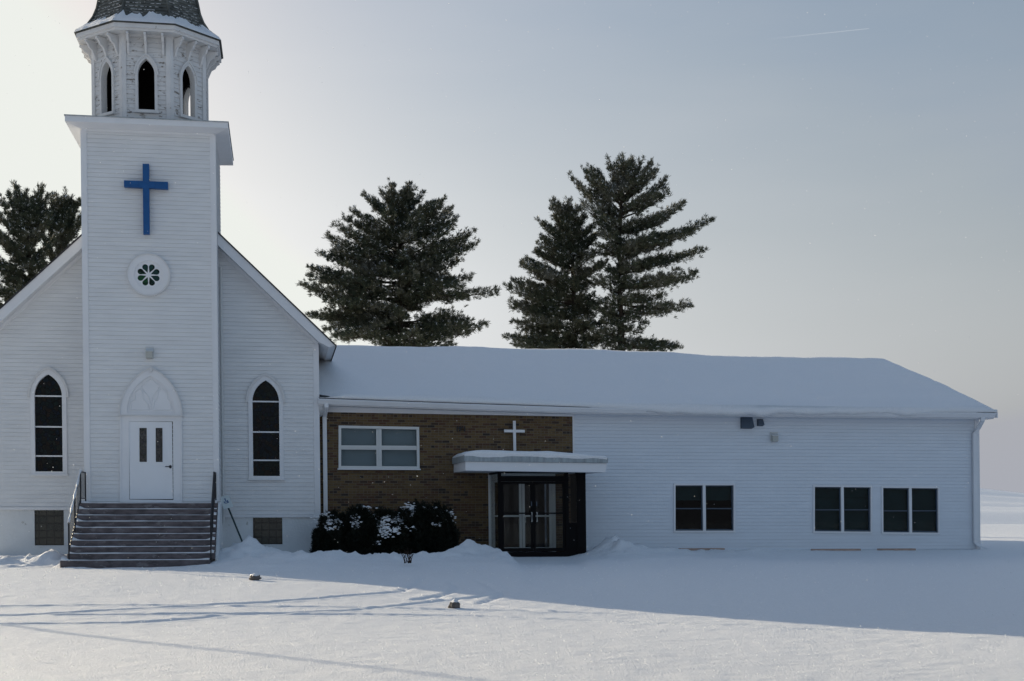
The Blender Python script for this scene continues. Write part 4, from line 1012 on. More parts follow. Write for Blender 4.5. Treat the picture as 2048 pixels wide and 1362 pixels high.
# white-wall windows
for wi, c in enumerate(winsD):
    mb = MB(); f = 0.04; o_ = [(c[0][0] - .045, c[0][1] - .045), (c[1][0] + .045, c[1][1] - .045), (c[2][0] + .045, c[2][1] + .045), (c[3][0] - .045, c[3][1] + .045)]
    ci = [(c[0][0] + .005, c[0][1] + .01), (c[1][0] - .005, c[1][1] + .01), (c[2][0] - .005, c[2][1] - .01), (c[3][0] + .005, c[3][1] - .01)]
    mb.ring(o_, ci, YW - 0.04, YW + 0.09); fr = mb.build('sash_window', M['trim'], hall)
    xm = (ci[0][0] + ci[1][0]) / 2; zm = (ci[0][1] + ci[2][1]) / 2 - 0.02
    mb = MB(); mb.box(xm - 0.042, xm + 0.042, YW - 0.03, YW + 0.07, min(ci[0][1], ci[1][1]), max(ci[2][1], ci[3][1])); mb.build('mullion', M['trim'], fr)
    mb = MB()
    for a, b in ((ci[0][0], xm - 0.042), (xm + 0.042, ci[1][0])):
        mb.ring([(a, ci[0][1]), (b, ci[1][1]), (b, ci[2][1]), (a, ci[3][1])], [(a + .03, ci[0][1] + .045), (b - .03, ci[1][1] + .045), (b - .03, ci[2][1] - .03), (a + .03, ci[3][1] - .03)], YW + 0.025, YW + 0.06)
        mb.box(a + .03, b - .03, YW + 0.025, YW + 0.05, zm - 0.016, zm + 0.016)
    mb.build('sash', M['slate'], fr)
    mb = MB(); mb.box(ci[0][0], ci[1][0], YW + 0.062, YW + 0.068, ci[0][1], ci[2][1]); mb.build('glass', M['glass'], fr)
    mb = MB()
    hgt = ci[2][1] - ci[0][1]
    zlo = [ci[2][1] - hgt * 0.36, ci[2][1] - hgt * 0.24, ci[0][1]][wi]
    ns = int((ci[2][1] - zlo) / 0.05)
    for k in range(ns):
        z0 = ci[2][1] - 0.05 * (k + 1); mb.add([(ci[0][0] - .02, YW + .13, z0), (ci[1][0] + .02, YW + .13, z0), (ci[1][0] + .02, YW + .145, z0 + .055), (ci[0][0] - .02, YW + .145, z0 + .055)], [(0, 1, 2, 3)])
    if wi == 1: mb.box(ci[0][0] - .02, ci[1][0] + .02, YW + 0.18, YW + 0.19, ci[0][1] - .02, ci[2][1])
    mb.build('blind', M['blind'], fr)
# dark rooms behind the glass
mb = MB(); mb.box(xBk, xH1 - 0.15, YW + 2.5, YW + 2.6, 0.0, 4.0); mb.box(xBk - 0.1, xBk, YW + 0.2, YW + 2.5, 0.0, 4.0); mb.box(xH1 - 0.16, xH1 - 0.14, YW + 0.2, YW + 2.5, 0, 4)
mb.box(xBk, xH1 - .2, YW + .2, YW + 2.5, 2.9, 2.95); mb.box(xBk, xH1 - .2, YW + .2, YW + 2.5, 0.4, 0.45); mb.build('interior_wall', M['shade_dark'], hall)

# inner white aluminium doors
mb = MB(); Yi = YD
dz0, dz1 = DZ(1040, 1106, Yi), DZ(1040, 946, Yi)
x_ = lambda px: DX(px, 1030, Yi)
mb.box(x_(977), x_(984), Yi - 0.03, Yi + 0.09, dz0, dz1); mb.box(x_(1104), x_(1111), Yi - 0.03, Yi + 0.09, dz0, dz1)
mb.box(x_(984), x_(1104), Yi - 0.03, Yi + 0.09, DZ(1040, 961, Yi), DZ(1040, 957.5, Yi)); mb.box(x_(984), x_(1104), Yi - 0.0, Yi + 0.05, DZ(1040, 957.5, Yi), dz1)
df = mb.build('inner_door_frame', M['alum'], hall)
for a, b, hp in ((984.5, 1043.5, 1038), (1044.5, 1103.5, 1050)):
    mb = MB(); za, zb = DZ(1040, 1100, Yi), DZ(1040, 961.5, Yi); f = 0.075
    o_ = [(x_(a), za), (x_(b), za), (x_(b), zb), (x_(a), zb)]; i_ = [(x_(a) + f, za + f), (x_(b) - f, za + f), (x_(b) - f, zb - f * .7), (x_(a) + f, zb - f * .7)]
    mb.ring(o_, i_, Yi - 0.02, Yi + 0.03); zr = DZ(1040, 1032, Yi); mb.box(i_[0][0], i_[1][0], Yi - 0.015, Yi + 0.025, zr - 0.022, zr + 0.022)
    lf = mb.build('inner_door', M['alum'], hall)
    mb = MB(); mb.box(i_[0][0], i_[1][0], Yi + 0.026, Yi + 0.032, i_[0][1], i_[2][1]); mb.build('glass', M['glass'], lf)
    mb = MB(); xh = x_(hp); mb.tube([(xh, Yi - 0.02, zr - .18), (xh, Yi - 0.08, zr - .18), (xh, Yi - .08, zr - .02), (xh, Yi - .02, zr - .02)], 0.012, 6); mb.build('handle', M['alum'], lf)
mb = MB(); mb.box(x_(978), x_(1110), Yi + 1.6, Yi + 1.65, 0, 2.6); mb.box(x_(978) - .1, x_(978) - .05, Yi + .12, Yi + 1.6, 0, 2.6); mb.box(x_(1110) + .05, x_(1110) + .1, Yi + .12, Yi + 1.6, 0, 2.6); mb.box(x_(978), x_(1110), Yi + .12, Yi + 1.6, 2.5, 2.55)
mb.build('lobby_wall', M['shade_dark'], hall)

# glazed vestibule in front of the doors
YV = YW - 1.85
v_ = lambda px: DX(px, 1030, YV)
vz = lambda py: DZ(1085, py, YV)
zf = vz(1108); zt = vz(943)
mb = MB()
mb.box(v_(1154), v_(1172), YV, YV + 0.18, zf - 0.1, zt); mb.box(v_(997), v_(1003), YV, YV + 0.1, zf, zt); mb.box(v_(1131), v_(1137.5), YV, YV + 0.1, zf, zt)
mb.box(v_(1003), v_(1131), YV, YV + 0.1, vz(963), vz(952)); mb.box(v_(1003), v_(1131), YV, YV + 0.1, zt - 0.05, zt); mb.box(v_(997), v_(1154), YV - 0.02, YV + 0.12, zf - 0.12, vz(1102.5) - 0.02)
mb.box(v_(1137.5), v_(1154), YV, YV + 0.08, vz(1050), vz(1046)); mb.box(v_(1137.5), v_(1154), YV + 0.02, YV + 0.06, zf, vz(1050))
mb.box(v_(1172) - 0.05, v_(1172), YV + 0.18, YW - 0.01, zf - 0.1, zt)
mb.box(v_(997), v_(997) + 0.06, YV + 0.1, YW - 0.04, zf - 0.1, zf + 0.02); mb.box(v_(997), v_(997) + 0.06, YV + 0.1, YW - 0.04, zt - 0.06, zt)
vest = mb.build('vestibule', M['bronze'], hall)
mb = MB(); mb.box(v_(1137.5), v_(1154), YV + 0.035, YV + 0.041, vz(1046), zt); mb.box(v_(1003), v_(1131), YV + .05, YV + .056, vz(952), zt - .05); mb.box(v_(997) + .03, v_(997) + .036, YV + 0.1, YW - 0.05, zf + .02, zt - .06); mb.build('side_glass', M['glass_clear'], vest)
for a, b, hx in ((1003.3, 1066.2, 1063.3), (1067.0, 1130.7, 1073.6)):
    mb = MB(); za, zb = vz(1102.5), vz(963.3); f = 0.065
    o_ = [(v_(a), za), (v_(b), za), (v_(b), zb), (v_(a), zb)]; i_ = [(v_(a) + f, za + f * 1.4), (v_(b) - f, za + f * 1.4), (v_(b) - f, zb - f), (v_(a) + f, zb - f)]
    mb.ring(o_, i_, YV + 0.02, YV + 0.07); mb.box(i_[0][0], i_[1][0], YV + 0.03, YV + 0.06, vz(1028), vz(1025)); lf = mb.build('outer_door', M['bronze'], hall)
    mb = MB(); mb.box(i_[0][0], i_[1][0], YV + 0.05, YV + 0.056, i_[0][1], i_[2][1]); mb.build('glass', M['glass_clear'], lf)
    mb = MB(); mb.tube([(v_(hx), YV + 0.02, vz(1043)), (v_(hx), YV - 0.05, vz(1043)), (v_(hx), YV - 0.05, vz(1025)), (v_(hx), YV + 0.02, vz(1025))], 0.014, 6); mb.build('pull_handle', M['alum'], lf)
    mb = MB(); mb.box(v_(hx) - .012, v_(hx) + .012, YV - 0.005, YV + 0.02, vz(1012), vz(1003)); mb.build('lock', M['slate'], lf)

# canopy
YC0, YC1 = YW - 2.62, YW - 0.01
cz = lambda px, py: D(px, py, YC0)
mb = MB()
qf = [cz(931, 941), cz(1211, 944.5), cz(1214, 926.5), cz(931, 923)]
mb.prism(qf, YC0, YC1); can = mb.build('canopy', M['trim'], hall)
mb = MB(); qd = [cz(928, 923), cz(1215, 926.3), cz(1215.5, 916.5), cz(927, 911)]; mb.prism([(p[0], p[1] + 0.004) for p in qd], YC0 - 0.05, YC1 - 0.003); mb.build('metal_edge', M['drip'], can)
nu, nv = 90, 26; xs = np.linspace(qd[0][0] + 0.0, qd[1][0] - 0.02, nu); rows = []
zt_ = np.interp(xs, [qd[3][0], qd[2][0]], [qd[3][1], qd[2][1]]) + 0.004
wv = fbm(xs * 2.2, xs * 0 + 1.7, 4, 91)
thk = np.interp(xs, [xs[0], xs[0] + 0.15, xs[0] + 0.5, xs[-1] - 1.6, xs[-1] - 0.05, xs[-1]], [0.03, 0.12, 0.15, 0.15, 0.06, 0.0]) + 0.02 * wv
rows.append((YC0 - 0.045 + 0 * xs, zt_ - np.clip(0.03 + 0.06 * wv, 0, 0.07)))
rows.append((YC0 - 0.075 + 0 * xs, zt_ + thk * 0.3)); rows.append((YC0 - 0.06 + 0 * xs, zt_ + thk * 0.75))
for j in range(nv):
    v = j / (nv - 1); rows.append((YC0 + 0.02 + (YC1 - YC0 - 0.03) * v + 0 * xs, zt_ + thk * (1 + 0.2 * sstep(0, 0.5, v) + 0.15 * fbm(xs, np.full(nu, v * 3), 3, 12))))
V = np.stack([np.stack([xs - LEAN * r[1], r[0], r[1]], -1) for r in rows]).reshape(-1, 3); idx = np.arange(len(V)).reshape(len(rows), nu)
n0 = len(V); left = np.array([(V[idx[j, 0]][0] + 0.02, V[idx[j, 0]][1], zt_[0] - 0.02) for j in range(len(rows))]); V = np.concatenate([V, left])
q = np.stack([idx[:-1, :-1], idx[:-1, 1:], idx[1:, 1:], idx[1:, :-1]], -1).reshape(-1, 4)
qe = np.array([(n0 + j, idx[j, 0], idx[j + 1, 0], n0 + j + 1) for j in range(len(rows) - 1)])
nmesh('snow', V, np.concatenate([q, qe]), M['snow_roof'], can, smooth=True)
# year on the bricks
a = P(912, 862.5, YW); fc = bpy.data.curves.new('year_numerals', 'FONT'); fc.body = '1961'; fc.size = 0.20; fc.extrude = 0.012; fc.space_character = 1.1; fc.offset = 0.011
tmp = bpy.data.objects.new('tmp_text', fc); COL.objects.link(tmp); bpy.context.view_layer.update()
me = bpy.data.meshes.new_from_object(tmp.evaluated_get(bpy.context.evaluated_depsgraph_get())); bpy.data.objects.remove(tmp); bpy.data.curves.remove(fc)
for v in me.vertices: v.co = (v.co.x * 0.66, -v.co.z, v.co.y)
me.materials.clear(); me.materials.append(M['metal_black'])
yo = bpy.data.objects.new('year_numerals', me); COL.objects.link(yo); yo.parent = hall; yo.location = Vector((a.x, YW - 0.016, a.z)) - hall.location

# ================================================================ ENTRANCE STEPS
YS1 = 37.0; TR = 0.255; NS = 10; zl = zTB - 0.03
xs0 = DX(157, 1006, YS1); xs1 = DX(436, 1010, YS1); RH = (zl - 0.02) / NS
steps = thing('entrance_steps', ((xs0 + xs1) / 2, YS1 - 1.2, 0), 'red brown steps with snow lines climbing to the church door', 'steps')
for i in range(NS):
    z1 = zl - i * RH; z0 = z1 - RH; y0 = YS1 - i * TR
    xa, xb = xs0, xs1
    if i == NS - 1: xa -= 0.12; xb -= 0.1; y0 -= 0.05
    mb = MB(); mb.box(xa, xb, y0, YT - 0.005 if i == 0 else YS1 - (i - 1) * TR + 0.02, z0 - (0.25 if i == NS - 1 else 0.0), z1)
    st_ = mb.build('step', M['steps'], steps, bevel=0.012)
    # snow left on the tread: thin, drifted against the left end
    nu = 60; xsn = np.linspace(xa + 0.02, xb - 0.02, nu); yb = (YT - 0.02) if i == 0 else (YS1 - (i - 1) * TR - 0.003)
    wv = fbm(xsn * 2.0, xsn * 0 + i * 3.7, 4, 61)
    hh = np.clip(0.011 + 0.011 * wv, 0.003, 0.024) + (0.045 + 0.03 * math.sin(i * 2.3)) * np.exp(-((xsn - xa) / 0.12) ** 2) + (0.035 + 0.03 * math.sin(i * 3.1 + 1)) * np.exp(-((xb - 0.08 - xsn) / 0.10) ** 2)
    fr_ = y0 + 0.006 + np.clip(0.02 - 0.05 * wv, 0.0, 0.05)
    rows = [(fr_, z1 + 0 * xsn - 0.006), (fr_, z1 + hh * 0.55), (fr_ + 0.02, z1 + hh * 0.85), (0.5 * (y0 + yb) + 0 * xsn, z1 + hh * 1.0), (yb + 0 * xsn, z1 + hh * 1.15)]
    V = np.stack([np.stack([xsn - LEAN * r[1], r[0], r[1]], -1) for r in rows]).reshape(-1, 3); idx = np.arange(len(V)).reshape(len(rows), nu)
    nmesh('tread_snow', V, np.stack([idx[:-1, :-1], idx[:-1, 1:], idx[1:, 1:], idx[1:, :-1]], -1).reshape(-1, 4), M['snow_roof'], st_, smooth=True)
mb = MB()
xk = xs1 + 0.005
vs = [(YT - 0.04, -0.3), (YS1 - (NS - 1) * TR + 0.35, -0.3), (YS1 - (NS - 1) * TR + 0.35, 0.5 * RH + 0.12), (YS1, zl + 0.02), (YT - 0.04, zl + 0.02)]
n_ = len(vs); mb.add([(xk, a, b) for a, b in vs] + [(xk + 0.06, a, b) for a, b in vs], [tuple(range(n_)), tuple(range(2 * n_ - 1, n_ - 1, -1))] + [(i, (i + 1) % n_, (i + 1) % n_ + n_, i + n_) for i in range(n_)])
mb.build('cheek_wall', M['foundation'], steps)
def handrail(label, x, snow):
    yb = YS1 - (NS - 1.6) * TR; zb_ = 0.26; hr = 0.80
    t = thing('handrail', (x - 0.01, YS1, zl), label, 'handrail', 'iron handrails beside the church steps')
    top = [(x, YT - 0.12, zl + hr), (x, YS1 - 0.05, zl + hr), (x, yb, zb_ + hr)]
    bot = [(x, YT - 0.12, zl + 0.12), (x, YS1 - 0.05, zl + 0.12), (x, yb, zb_ + 0.12)]
    mb = MB(); mb.tube(top, 0.019, 8); mb.tube(bot, 0.014, 6); mb.build('rail', M['metal_black'], t)
    for (yy, zz0, zz1) in ((YT - 0.12, zl, zl + hr), (YS1 - 0.05, zl - 0.02, zl + hr), (yb, zb_ - 0.25, zb_ + hr), ((YS1 + yb) / 2, (zl + zb_) / 2 - 0.1, (zl + zb_) / 2 + hr)):
        mb = MB(); mb.box(x - .016, x + .016, yy - .016, yy + .016, zz0, zz1); mb.build('post', M['metal_black'], t)
    mb = MB()
    for k in range(1, 6): yy = YT - 0.12 + (YS1 - 0.05 - YT + 0.12) * k / 6; mb.tube([(x, yy, zl + 0.12), (x, yy, zl + hr)], 0.006, 5)
    for k in range(1, 16):
        f = k / 16; yy = YS1 - 0.05 + (yb - YS1 + 0.05) * f; zc_ = zl + (zb_ - zl) * f; mb.tube([(x, yy, zc_ + 0.12), (x, yy, zc_ + hr)], 0.006, 5)
    mb.build('baluster', M['metal_black'], t)
    if snow:
        mb = MB(); mb.tube([(x, a, b + 0.03) for _, a, b in [(0, YS1 + 0.1, zl + hr)] + [(0, YS1 - 0.05 + (yb - YS1 + .05) * k / 12, zl + hr + (zb_ - zl) * k / 12) for k in range(13)]], [0.012 + 0.024 * (0.5 + 0.5 * math.sin(k * 2.1)) for k in range(14)], 7); mb.build('snow', M['snow_roof'], t, smooth=True)
handrail('left black iron handrail with snow along its sloping top', xs0 + 0.06, True)
handrail('right black iron handrail beside the leaning sign', xs1 - 0.09, False)

# ---------------------------------------------------------------- leaning parking sign
YSg = 38.6
a_, b_ = P(486, 1087, YSg), P(446, 990, YSg + 0.9)
sg = thing('parking_sign', (a_.x, a_.y, a_.z), 'small white and blue accessible parking sign leaning beside the steps', 'sign')
ax = (b_ - a_).normalized(); sx = Vector((1, 0, 0)); sx = (sx - ax * sx.dot(ax)).normalized(); nn = ax.cross(sx).normalized()
if nn.y > 0: nn = -nn
mb = MB(); mb.tube([a_ - ax * 0.15, a_ + ax * 1.55], 0.026, 6); mb.build('post', M['sign_post'], sg, lean=False)
def plate(mb, c, w_, h_, th, off):
    vs = []
    for o in (off + th, off):
        for du, dv in ((-1, -1), (1, -1), (1, 1), (-1, 1)): vs.append(c + sx * (du * w_ / 2) + ax * (dv * h_ / 2) + nn * o)
    mb.add(vs, [(0, 1, 2, 3), (7, 6, 5, 4), (0, 4, 5, 1), (1, 5, 6, 2), (2, 6, 7, 3), (3, 7, 4, 0)])
c = a_ + ax * 1.42; mb = MB(); plate(mb, c, 0.27, 0.42, 0.006, 0.03); pn = mb.build('panel', M['sign_face'], sg, lean=False)
mb = MB(); c2 = c + ax * 0.03
def disc(mb, c, r0, r1, a0, a1, off, n=20):
    vs = []; 
    for i in range(n + 1):
        t = a0 + (a1 - a0) * i / n; d_ = sx * math.cos(t) + ax * math.sin(t); vs += [c + d_ * r0 + nn * off, c + d_ * r1 + nn * off]
    mb.add(vs, [(2 * i, 2 * i + 1, 2 * i + 3, 2 * i + 2) for i in range(n)])
disc(mb, c2 - ax * 0.02, 0.040, 0.062, math.radians(150), math.radians(400), 0.040)
disc(mb, c2 + ax * 0.075, 0.001, 0.02, 0, 2 * math.pi, 0.040)
plate(mb, c2 + ax * 0.02 - sx * 0.0, 0.024, 0.075, 0.003, 0.0365); plate(mb, c2 - ax * 0.012 + sx * 0.025, 0.06, 0.02, 0.003, 0.0365); plate(mb, c2 - ax * 0.045 + sx * 0.055, 0.018, 0.06, 0.003, 0.0365)
mb.build('wheelchair_symbol', M['blue'], pn, lean=False)

# ---------------------------------------------------------------- timbers by the hall wall
for px0, px1, py, lab in ((1336, 1450, 1106, 'reddish snow dusted timber below the first hall window'), (1625, 1722, 1107, 'reddish timber half buried in snow below the middle hall window'), (1758, 1832, 1108, 'shortest reddish timber showing through snow below the last hall window')):
    Yt = 39.35; p0, p1 = P(px0, py, Yt), P(px1, py, Yt); zg_ = float(base_h(np.array(p0.x), np.array(Yt)))
    mb = MB(); mb.box(p0.x, p1.x, Yt, Yt + 0.16, zg_ - 0.12, zg_ + (0.10 if px0 < 1400 else 0.06)); o = mb.build('edging_timber', M['timber'], None, lean=False, bevel=0.01)
    tag(o, lab, 'timber', 'timbers along the hall wall')

# ---------------------------------------------------------------- rocks
def blob(seed, r, sub=3, sc=(1, 1, 1), rough=0.35, freq=2.2):
    import bmesh
    bm = bmesh.new(); bmesh.ops.create_icosphere(bm, subdivisions=sub, radius=1.0)
    V = np.array([v.co for v in bm.verts]); Fc = np.array([[v.index for v in f.verts] for f in bm.faces]); bm.free()
    d = np.array([mnoise.noise(Vector(v) * freq + Vector((seed * 3.1, seed, 0))) + 0.5 * mnoise.noise(Vector(v) * freq * 2.3 + Vector((seed, 0, seed))) for v in V])
    return V * (1 + rough * d)[:, None] * np.array(sc) * r, Fc
for k, (px, py, r, sc, lab) in enumerate(((510, 1160, 0.105, (1.1, 0.9, 0.75), 'small snow capped rock on the sunlit snow in front of the steps'), (909, 1216, 0.10, (0.95, 0.85, 0.9), 'grey brown rock lying by the wheel tracks in the snow'))):
    g_ = gpt(px, py); V, Fc = blob(k + 4, r, 3, sc, 0.5, 1.6)
    V = V.copy(); V = np.sign(V) * np.abs(V)
    t = thing('rock', g_, lab, 'rock', 'loose rocks on the snow')
    nmesh('stone', V + np.array(g_) + np.array([0, 0, r * 0.45]), Fc, M['rock'], t)
    V2, F2 = blob(k + 4, r * 0.99, 3, sc, 0.5, 1.6); keep = V2[:, 2] > r * (0.25 if k == 0 else 0.42)
    V3 = V2.copy(); V3 *= 1.015; V3[:, 2] += 0.004; m_ = keep[F2].all(1)
    nmesh('snow', V3 + np.array(g_) + np.array([0, 0, r * 0.45]), F2[m_], M['snow_roof'], t, smooth=True)

# ---------------------------------------------------------------- foliage helpers
def needles(pos, dirs, rng, n, L, W, spread):
    k = len(pos); p = np.repeat(pos, n, 0); d = np.repeat(dirs, n, 0)
    d = d + rng.normal(0, spread, d.shape); d /= np.linalg.norm(d, axis=1, keepdims=True) + 1e-9
    p = p + rng.normal(0, L * 0.16, p.shape)
    s = np.cross(d, rng.normal(0, 1, d.shape)); s /= np.linalg.norm(s, axis=1, keepdims=True) + 1e-9
    ln = L * rng.uniform(0.6, 1.2, (len(p), 1)); wd = W * rng.uniform(0.7, 1.3, (len(p), 1))
    a = p - s * wd * 0.4; b = p + s * wd * 0.4; c = p + d * ln + s * wd * 0.25; e = p + d * ln - s * wd * 0.25
    mid = p + d * ln * 0.5
    V = np.stack([p - d * ln * 0.1, mid + s * wd * 0.5, p + d * ln, mid - s * wd * 0.5], 1).reshape(-1, 3)
    Fq = np.arange(len(V)).reshape(-1, 4)
    return V, Fq

def pine(label, Y, trunk, limbs, seed, fill=46, fk=1.25, fr=(0.45, 0.92), sib=2, prof=None, dens=1.0, group='pine trees behind the church and hall', top_clump=20):
    rng = np.random.default_rng(seed)
    tp = [P(a, b, Y) for a, b in trunk]; gx = P(trunk[0][0], HOR, Y).x
    base = Vector((gx, Y, float(base_h(np.array(gx), np.array(Y)))))
    t = thing('pine_tree', base, label, 'pine tree', group)
    tp[-1].z -= 0.55
    path = [base - Vector((0, 0, .3))] + tp; H = tp[-1].z - base.z
    mb = MB(); mb.tube(path, [0.30 * (1 - 0.9 * (p.z - base.z) / H) + 0.02 for p in path], 9)
    def at_z(z):
        for a, b in zip(path[:-1], path[1:]):
            if a.z <= z <= b.z: return a.lerp(b, (z - a.z) / (b.z - a.z))
        return path[-1].copy()
    L = []
    for (tx, ty, ay) in limbs:
        e = P(tx, ty, Y); s = at_z(P(tx, ay, Y).z); dx = abs(e.x - s.x); e.y += rng.uniform(-0.3, 0.3) * dx; L.append((s, e))
    for (s, e) in list(L):                               # side branches that break up the tiers
        for _ in range(sib if rng.random() < 0.75 else sib - 1):
            f = rng.uniform(0.5, 0.93); q = s.lerp(e, f); ln = (e - s).length
            q.z += rng.normal(0.05, 0.07) * ln; q.y += rng.uniform(-0.35, 0.35) * ln; L.append((s + Vector((0, 0, rng.uniform(-0.2, 0.25))), q))
    zmin = min(p.z for p in tp); top = tp[-1].z
    lr = [(e.z, abs(e.x - s.x)) for s, e in L]
    fill = int(fill * fk)
    for i in range(fill):
        z = zmin - 1.0 + (top - zmin - 0.3) * (i + rng.uniform(0, 1)) / fill
        near = sorted(lr, key=lambda q: abs(q[0] - z))[:4]; R = np.mean([q[1] for q in near]) * rng.uniform(*fr)
        az = rng.choice([90, 270, 60, 120, 240, 300, 0, 180, 75, 285]) + rng.uniform(-22, 22); az = math.radians(az)
        if abs(math.cos(az)) > 0.75: R *= 0.62
        s = at_z(z - R * 0.25); rise = rng.uniform(0.05, 0.4) * R * (0.4 + 0.9 * (z - zmin) / (top - zmin))
        L.append((s, Vector((s.x + R * math.cos(az), s.y + R * math.sin(az), s.z + rise))))
    for i in range(top_clump):
        z = top - rng.uniform(0.3, 1.9); az = rng.uniform(0, 6.28); R = rng.uniform(0.3, 0.9)
        s = at_z(z); L.append((s, Vector((s.x + R * math.cos(az), s.y + R * math.sin(az), min(top + 0.33, s.z + rng.uniform(0.5, 1.1))))))
    pos = []; dr_ = []; up = np.array([0, 0, 1.0])
    for s, e in L:
        ln = (e - s).length
        if ln < 0.2: continue
        m = (s + e) / 2; m.z -= 0.10 * ln * (1 if e.z > s.z - 0.2 else -0.8)
        hook = 0.05 * ln
        def cv(u): return s * (1 - u) ** 2 + m * 2 * u * (1 - u) + e * u ** 2 + Vector((0, 0, hook * (u ** 3 - u ** 2)))
        r0 = 0.022 + 0.012 * ln
        mb.tube([cv(u) for u in (0, 0.3, 0.6, 0.9)], [r0, r0 * 0.75, r0 * 0.5, 0.012], 5, cap=False)
        T = np.array((e - s).normalized()); lat = np.cross(T, up); lat /= np.linalg.norm(lat) + 1e-9
        fat = rng.uniform(0.75, 1.5); stn = max(3, int(ln / 0.16)); u0 = 0.30 if ln > 2 else 0.1
        for k in range(stn):
            u = u0 + (1.0 - u0) * (k + rng.uniform(0, 1)) / stn; c = np.array(cv(u))
            wd = min(1.2, 0.13 + 0.26 * fat * ln * (1 - u) ** 0.7); wd *= (0.5 + 0.5 * min(1, (u - u0) * 5 + 0.4))
            nt_ = max(2, int((3 + 10.0 * wd) * dens))
            if rng.random() < 0.07: continue
            tw_ = rng.uniform(-1, 1, nt_)
            for q in tw_:
                pz = (rng.normal(0.03, 0.13) + 0.10 * (1 - abs(q))) * min(1, 0.45 + wd)
                pos.append(c + lat * q * wd + T * rng.normal(0, 0.1) + up * pz); dr_.append(T * 0.8 + lat * q * 0.6 + up * rng.uniform(0.2, 0.9))
    pos = np.array(pos); dr_ = np.array(dr_); dr_ /= np.linalg.norm(dr_, axis=1, keepdims=True)
    mb.build('trunk', M['bark'], t, lean=False, smooth=True)
    V, Fq = needles(pos, dr_, rng, 15, 0.20, 0.027, 0.5)
    nmesh('crown', V, Fq, M['pine'], t)
    pick = rng.random(len(pos)) < 0.16 + 0.20 * (pos[:, 2] > np.quantile(pos[:, 2], 0.6))
    V, Fq = needles(pos[pick] + np.array([0, 0, 0.07]), dr_[pick] * np.array([1, 1, 0.3]), rng, 4, 0.12, 0.04, 0.6)
    nmesh('snow', V, Fq, M['snow_roof'], t)
    return len(pos)

nA = pine('broad dense pine standing alone between the church gable and the forked pair', 70, [(801, 700), (800, 560), (799, 440), (797, 366)],
     [(872, 405, 455), (905, 412, 470), (890, 402, 462), (920, 428, 492), (945, 466, 525), (952, 490, 545), (925, 518, 558), (935, 478, 540), (900, 500, 545), (990, 591, 585), (945, 552, 572), (905, 560, 580), (972, 652, 655), (930, 630, 648), (905, 690, 690), (940, 665, 668), (870, 600, 610), (860, 540, 560),
      (725, 392, 450), (700, 422, 475), (690, 432, 480), (667, 452, 505), (655, 475, 522), (640, 500, 545), (662, 500, 540), (620, 533, 560), (618, 550, 575), (600, 575, 592), (640, 600, 612), (616, 624, 628), (640, 632, 632), (650, 666, 645), (680, 680, 665), (700, 560, 590), (690, 620, 625), (710, 500, 530), (730, 440, 480), (760, 380, 425), (820, 372, 425), (845, 392, 440), (780, 368, 415), (740, 395, 445), (765, 690, 690), (840, 690, 690)], 1, 60)
pine('taller pine with open right side and bare dark trunk, right of its lower twin', 70, [(1243, 705), (1240, 600), (1238, 500), (1243, 400), (1255, 314)],
     [(1331, 360, 435), (1334, 388, 440), (1320, 337, 405), (1300, 330, 400), (1371, 407, 468), (1350, 425, 470), (1414, 447, 500), (1380, 470, 505), (1345, 478, 505), (1412, 497, 535), (1360, 517, 538), (1320, 520, 545), (1393, 550, 575), (1340, 565, 575), (1305, 560, 570), (1387, 610, 612), (1345, 620, 622), (1330, 590, 606), (1297, 650, 640), (1280, 668, 660), (1358, 700, 692), (1320, 690, 690), (1300, 590, 600), (1290, 500, 520), (1300, 440, 470),
      (1150, 354, 440), (1168, 342, 425), (1184, 336, 410), (1212, 322, 385), (1240, 318, 370), (1160, 410, 452), (1180, 380, 440), (1193, 457, 475), (1193, 487, 505), (1200, 640, 645), (1195, 600, 610), (1205, 680, 680), (1285, 322, 385), (1265, 314, 375), (1186, 432, 480), (1190, 525, 548), (1192, 562, 585), (1186, 615, 630), (1184, 660, 668), (1335, 688, 690), (1350, 694, 694)], 2, 34, 1.7, (0.4, 0.78), 1)
pine('lower left pine of the overlapping pair, ragged left side', 72, [(1150, 705), (1148, 600), (1145, 520), (1138, 460), (1125, 400)],
     [(1102, 420, 475), (1106, 402, 455), (1140, 400, 445), (1077, 441, 495), (1095, 470, 500), (1080, 478, 522), (1068, 502, 535), (1075, 495, 528), (1045, 523, 562), (1039, 533, 568), (1060, 545, 570), (1024, 562, 592), (1012, 574, 605), (1050, 585, 605), (1027, 612, 628), (1029, 601, 622), (1060, 625, 635), (1027, 643, 652), (1045, 655, 660), (1009, 676, 675), (1020, 692, 688), (1060, 690, 690), (1090, 560, 585), (1100, 620, 640),
      (1175, 430, 475), (1190, 450, 490), (1198, 505, 525), (1185, 540, 560), (1203, 565, 585), (1200, 620, 630), (1215, 650, 655), (1220, 690, 690), (1160, 415, 455), (1206, 462, 500), (1212, 528, 560), (1214, 600, 620), (1190, 480, 515)], 3, 44)
pine('backlit pine behind the left church roof slope, with the highest tip', 66, [(64, 640), (62, 560), (55, 470), (40, 374)],
     [(30, 372, 450), (18, 392, 470), (2, 400, 480), (52, 388, 455), (68, 395, 470), (86, 384, 470), (95, 392, 480), (-15, 420, 490), (-30, 450, 520), (-10, 470, 530), (-45, 510, 560), (-20, 530, 565), (-40, 585, 590), (0, 560, 580), (20, 500, 540), (100, 430, 500), (110, 470, 530), (10, 610, 605), (-30, 620, 620), (30, 440, 500)], 4, 40)
